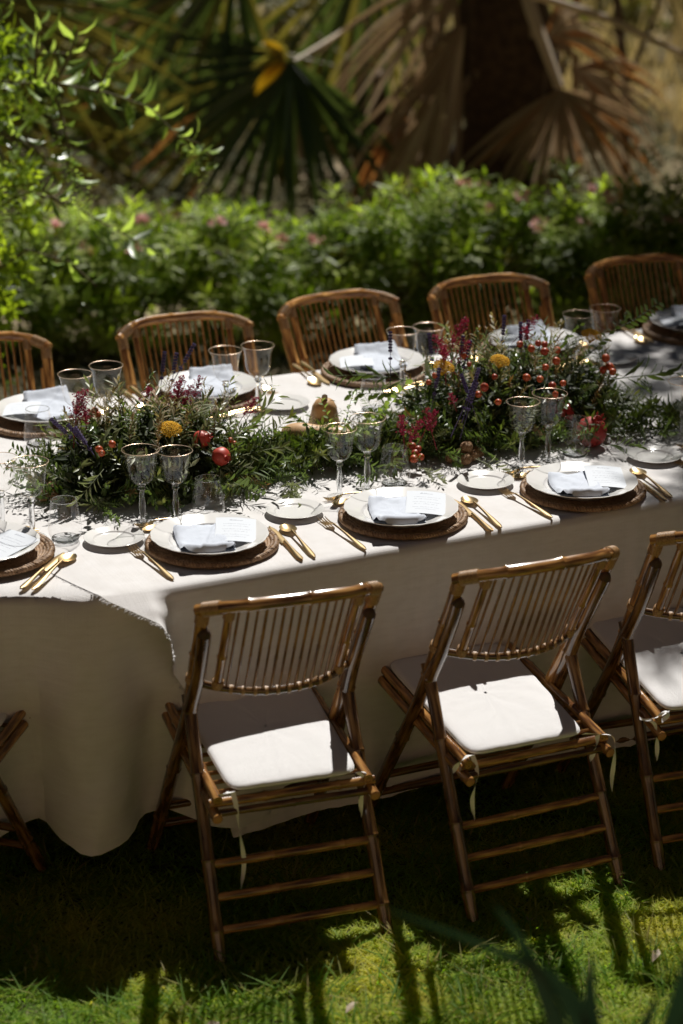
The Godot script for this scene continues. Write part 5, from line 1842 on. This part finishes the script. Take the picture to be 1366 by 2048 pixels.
	for q in [[Vector3(0.690, CLOTH_TOP + 0.040, -6.345), 0.043, Vector3(0.3, 0.9, 0.5), M.pomegranate, "large dark red pomegranate on the cloth behind the right tumbler"], [Vector3(0.612, CLOTH_TOP + 0.068, -6.42), 0.036, Vector3(-0.2, 1, 0.2), M.pomegranate, "dark pomegranate higher up, against the right flower mound"], [Vector3(-0.365, 0.895, -5.98), 0.0235, Vector3(0.7, 0.5, 0.5), M.pom_light, "bright red pomegranate on top of the left mound"], [Vector3(-0.312, 0.865, -5.93), 0.0245, Vector3(0.5, 0.1, 0.8), M.pom_light, "orange red pomegranate at the right side of the left mound"]]:
		var o := thing("pomegranate", q[4], "pomegranate", Vector3.ZERO, 0.0, "pomegranates")
		obj("body", pgm, q[3], o)
		obj("crown", crm, q[3], o)
		o.transform = aim(q[0], q[2], ran(0, TAU), q[1])
	# a small yellow squash in the right mound
	var ys := Geo.new()
	ys.lathe([Vector2(0, -0.9), Vector2(0.6, -0.8), Vector2(1.0, -0.2), Vector2(0.9, 0.4), Vector2(0.5, 0.85), Vector2(0.12, 0.95), Vector2(0.1, 1.3), Vector2(0, 1.3)], 20, Vector3.ZERO, 8, 0.08, 0.3)
	var yo := obj("small_gourd", ys.mesh(), M.squash)
	yo.transform = aim(Vector3(0.535, CLOTH_TOP + 0.036, -6.36), Vector3(0.5, 0.6, 0.6), 0.0, 0.036)
	tag(yo, "small tan gourd in the right mound behind the stem glasses", "gourd")
	# walnuts
	var wn := Geo.new()
	wn.ball(Vector3.ZERO, Vector3(0.0165, 0.0155, 0.019), 18, 12)
	for k in 26:
		var a := TAU * k / 26
		wn.ball(Vector3(0, sin(a) * 0.0157, cos(a) * 0.0192), Vector3(0.0016, 0.002, 0.002), 5, 4)
	var wnm := wn.mesh()
	var wl := [[0.300, -6.200, 0.0, "leftmost walnut of the pile before the right flower mound"], [0.336, -6.185, 0.0, "front walnut in the middle of the walnut pile"], [0.320, -6.222, 0.0, "walnut behind the leftmost one in the pile"], [0.356, -6.214, 0.0, "rightmost front walnut of the pile by the right mound"], [0.338, -6.208, 0.026, "topmost walnut resting on the others in the pile"], [0.372, -6.244, 0.0, "walnut at the back right of the pile, half in the leaves"], [-0.770, -5.885, 0.0, "walnut at the left foot of the left flower mound"], [-0.737, -5.868, 0.0, "walnut beside the tumbler at the left mound's foot"], [-0.75, -5.905, 0.016, "upper walnut under the leaves of the left mound"]]
	for q in wl:
		var o := obj("walnut", wnm, M.walnut)
		o.position = Vector3(q[0], CLOTH_TOP + 0.0155 + q[2], q[1])
		o.rotation = Vector3(ran(-0.6, 0.6), ran(0, TAU), ran(-0.6, 0.6))
		tag(o, q[3], "walnut", "walnuts on the cloth")

# ---------------------------------------------------------------- the blurred plant close to the camera, bottom right
func foreground_plant() -> void:
	rng.seed = 900
	var t := thing("strap_leaved_plant", "dark green strap-leaved plant close to the camera, blurred at the bottom right", "plant", Vector3(0.41, 0, -3.0))
	var o := t.position
	for q in [[Vector3(0.061, 1.113, -3.132), Vector3(0.235, 1.039, -3.132), Vector3(0.383, 0.895, -3.088), 0.035], [Vector3(0.222, 1.121, -3.132), Vector3(0.274, 1.039, -3.132), Vector3(0.339, 0.878, -3.088), 0.04], [Vector3(0.365, 1.069, -3.088), Vector3(0.365, 0.965, -3.088), Vector3(0.383, 0.808, -3.045), 0.055], [Vector3(0.313, 1.017, -3.045), Vector3(0.348, 0.947, -3.045), Vector3(0.392, 0.808, -3.045), 0.05], [Vector3(0.461, 1.034, -3.045), Vector3(0.435, 0.947, -3.045), Vector3(0.409, 0.808, -3.045), 0.06], [Vector3(0.487, 1.348, -2.828), Vector3(0.479, 1.200, -2.871), Vector3(0.452, 0.895, -2.958), 0.05], [Vector3(0.539, 1.287, -2.871), Vector3(0.513, 1.156, -2.897), Vector3(0.461, 0.895, -2.958), 0.05]]:
		var g := Geo.new()
		var cv := Curve3D.new()
		var foot: Vector3 = Vector3(0.41, 0.0, -3.0) + Vector3(ran(-0.04, 0.04), 0, ran(-0.04, 0.04))
		var pts := [foot, (foot + q[2]) * 0.5, q[2], q[1], q[0]]
		for k in 5:
			var tan: Vector3 = (pts[mini(k + 1, 4)] - pts[maxi(k - 1, 0)]) * 0.2
			cv.add_point(pts[k] - o, -tan, tan)
		var le := cv.get_baked_length()
		g.grid(2, 30, func(a, b):
			var p := cv.sample_baked(b * le, true)
			var w: float = q[3] * 1.25 * (0.5 + 0.5 * minf(1.0, b * 3.0)) * (1.0 - pow(b, 5.0)) + 0.001
			return p + Vector3(0.8, 0.45, 0.3).normalized() * (a - 0.5) * w + Vector3(0, 0, 0.12) * w * absf(a - 0.5))
		obj("leaf", g.mesh(), M.blade_dark, t)
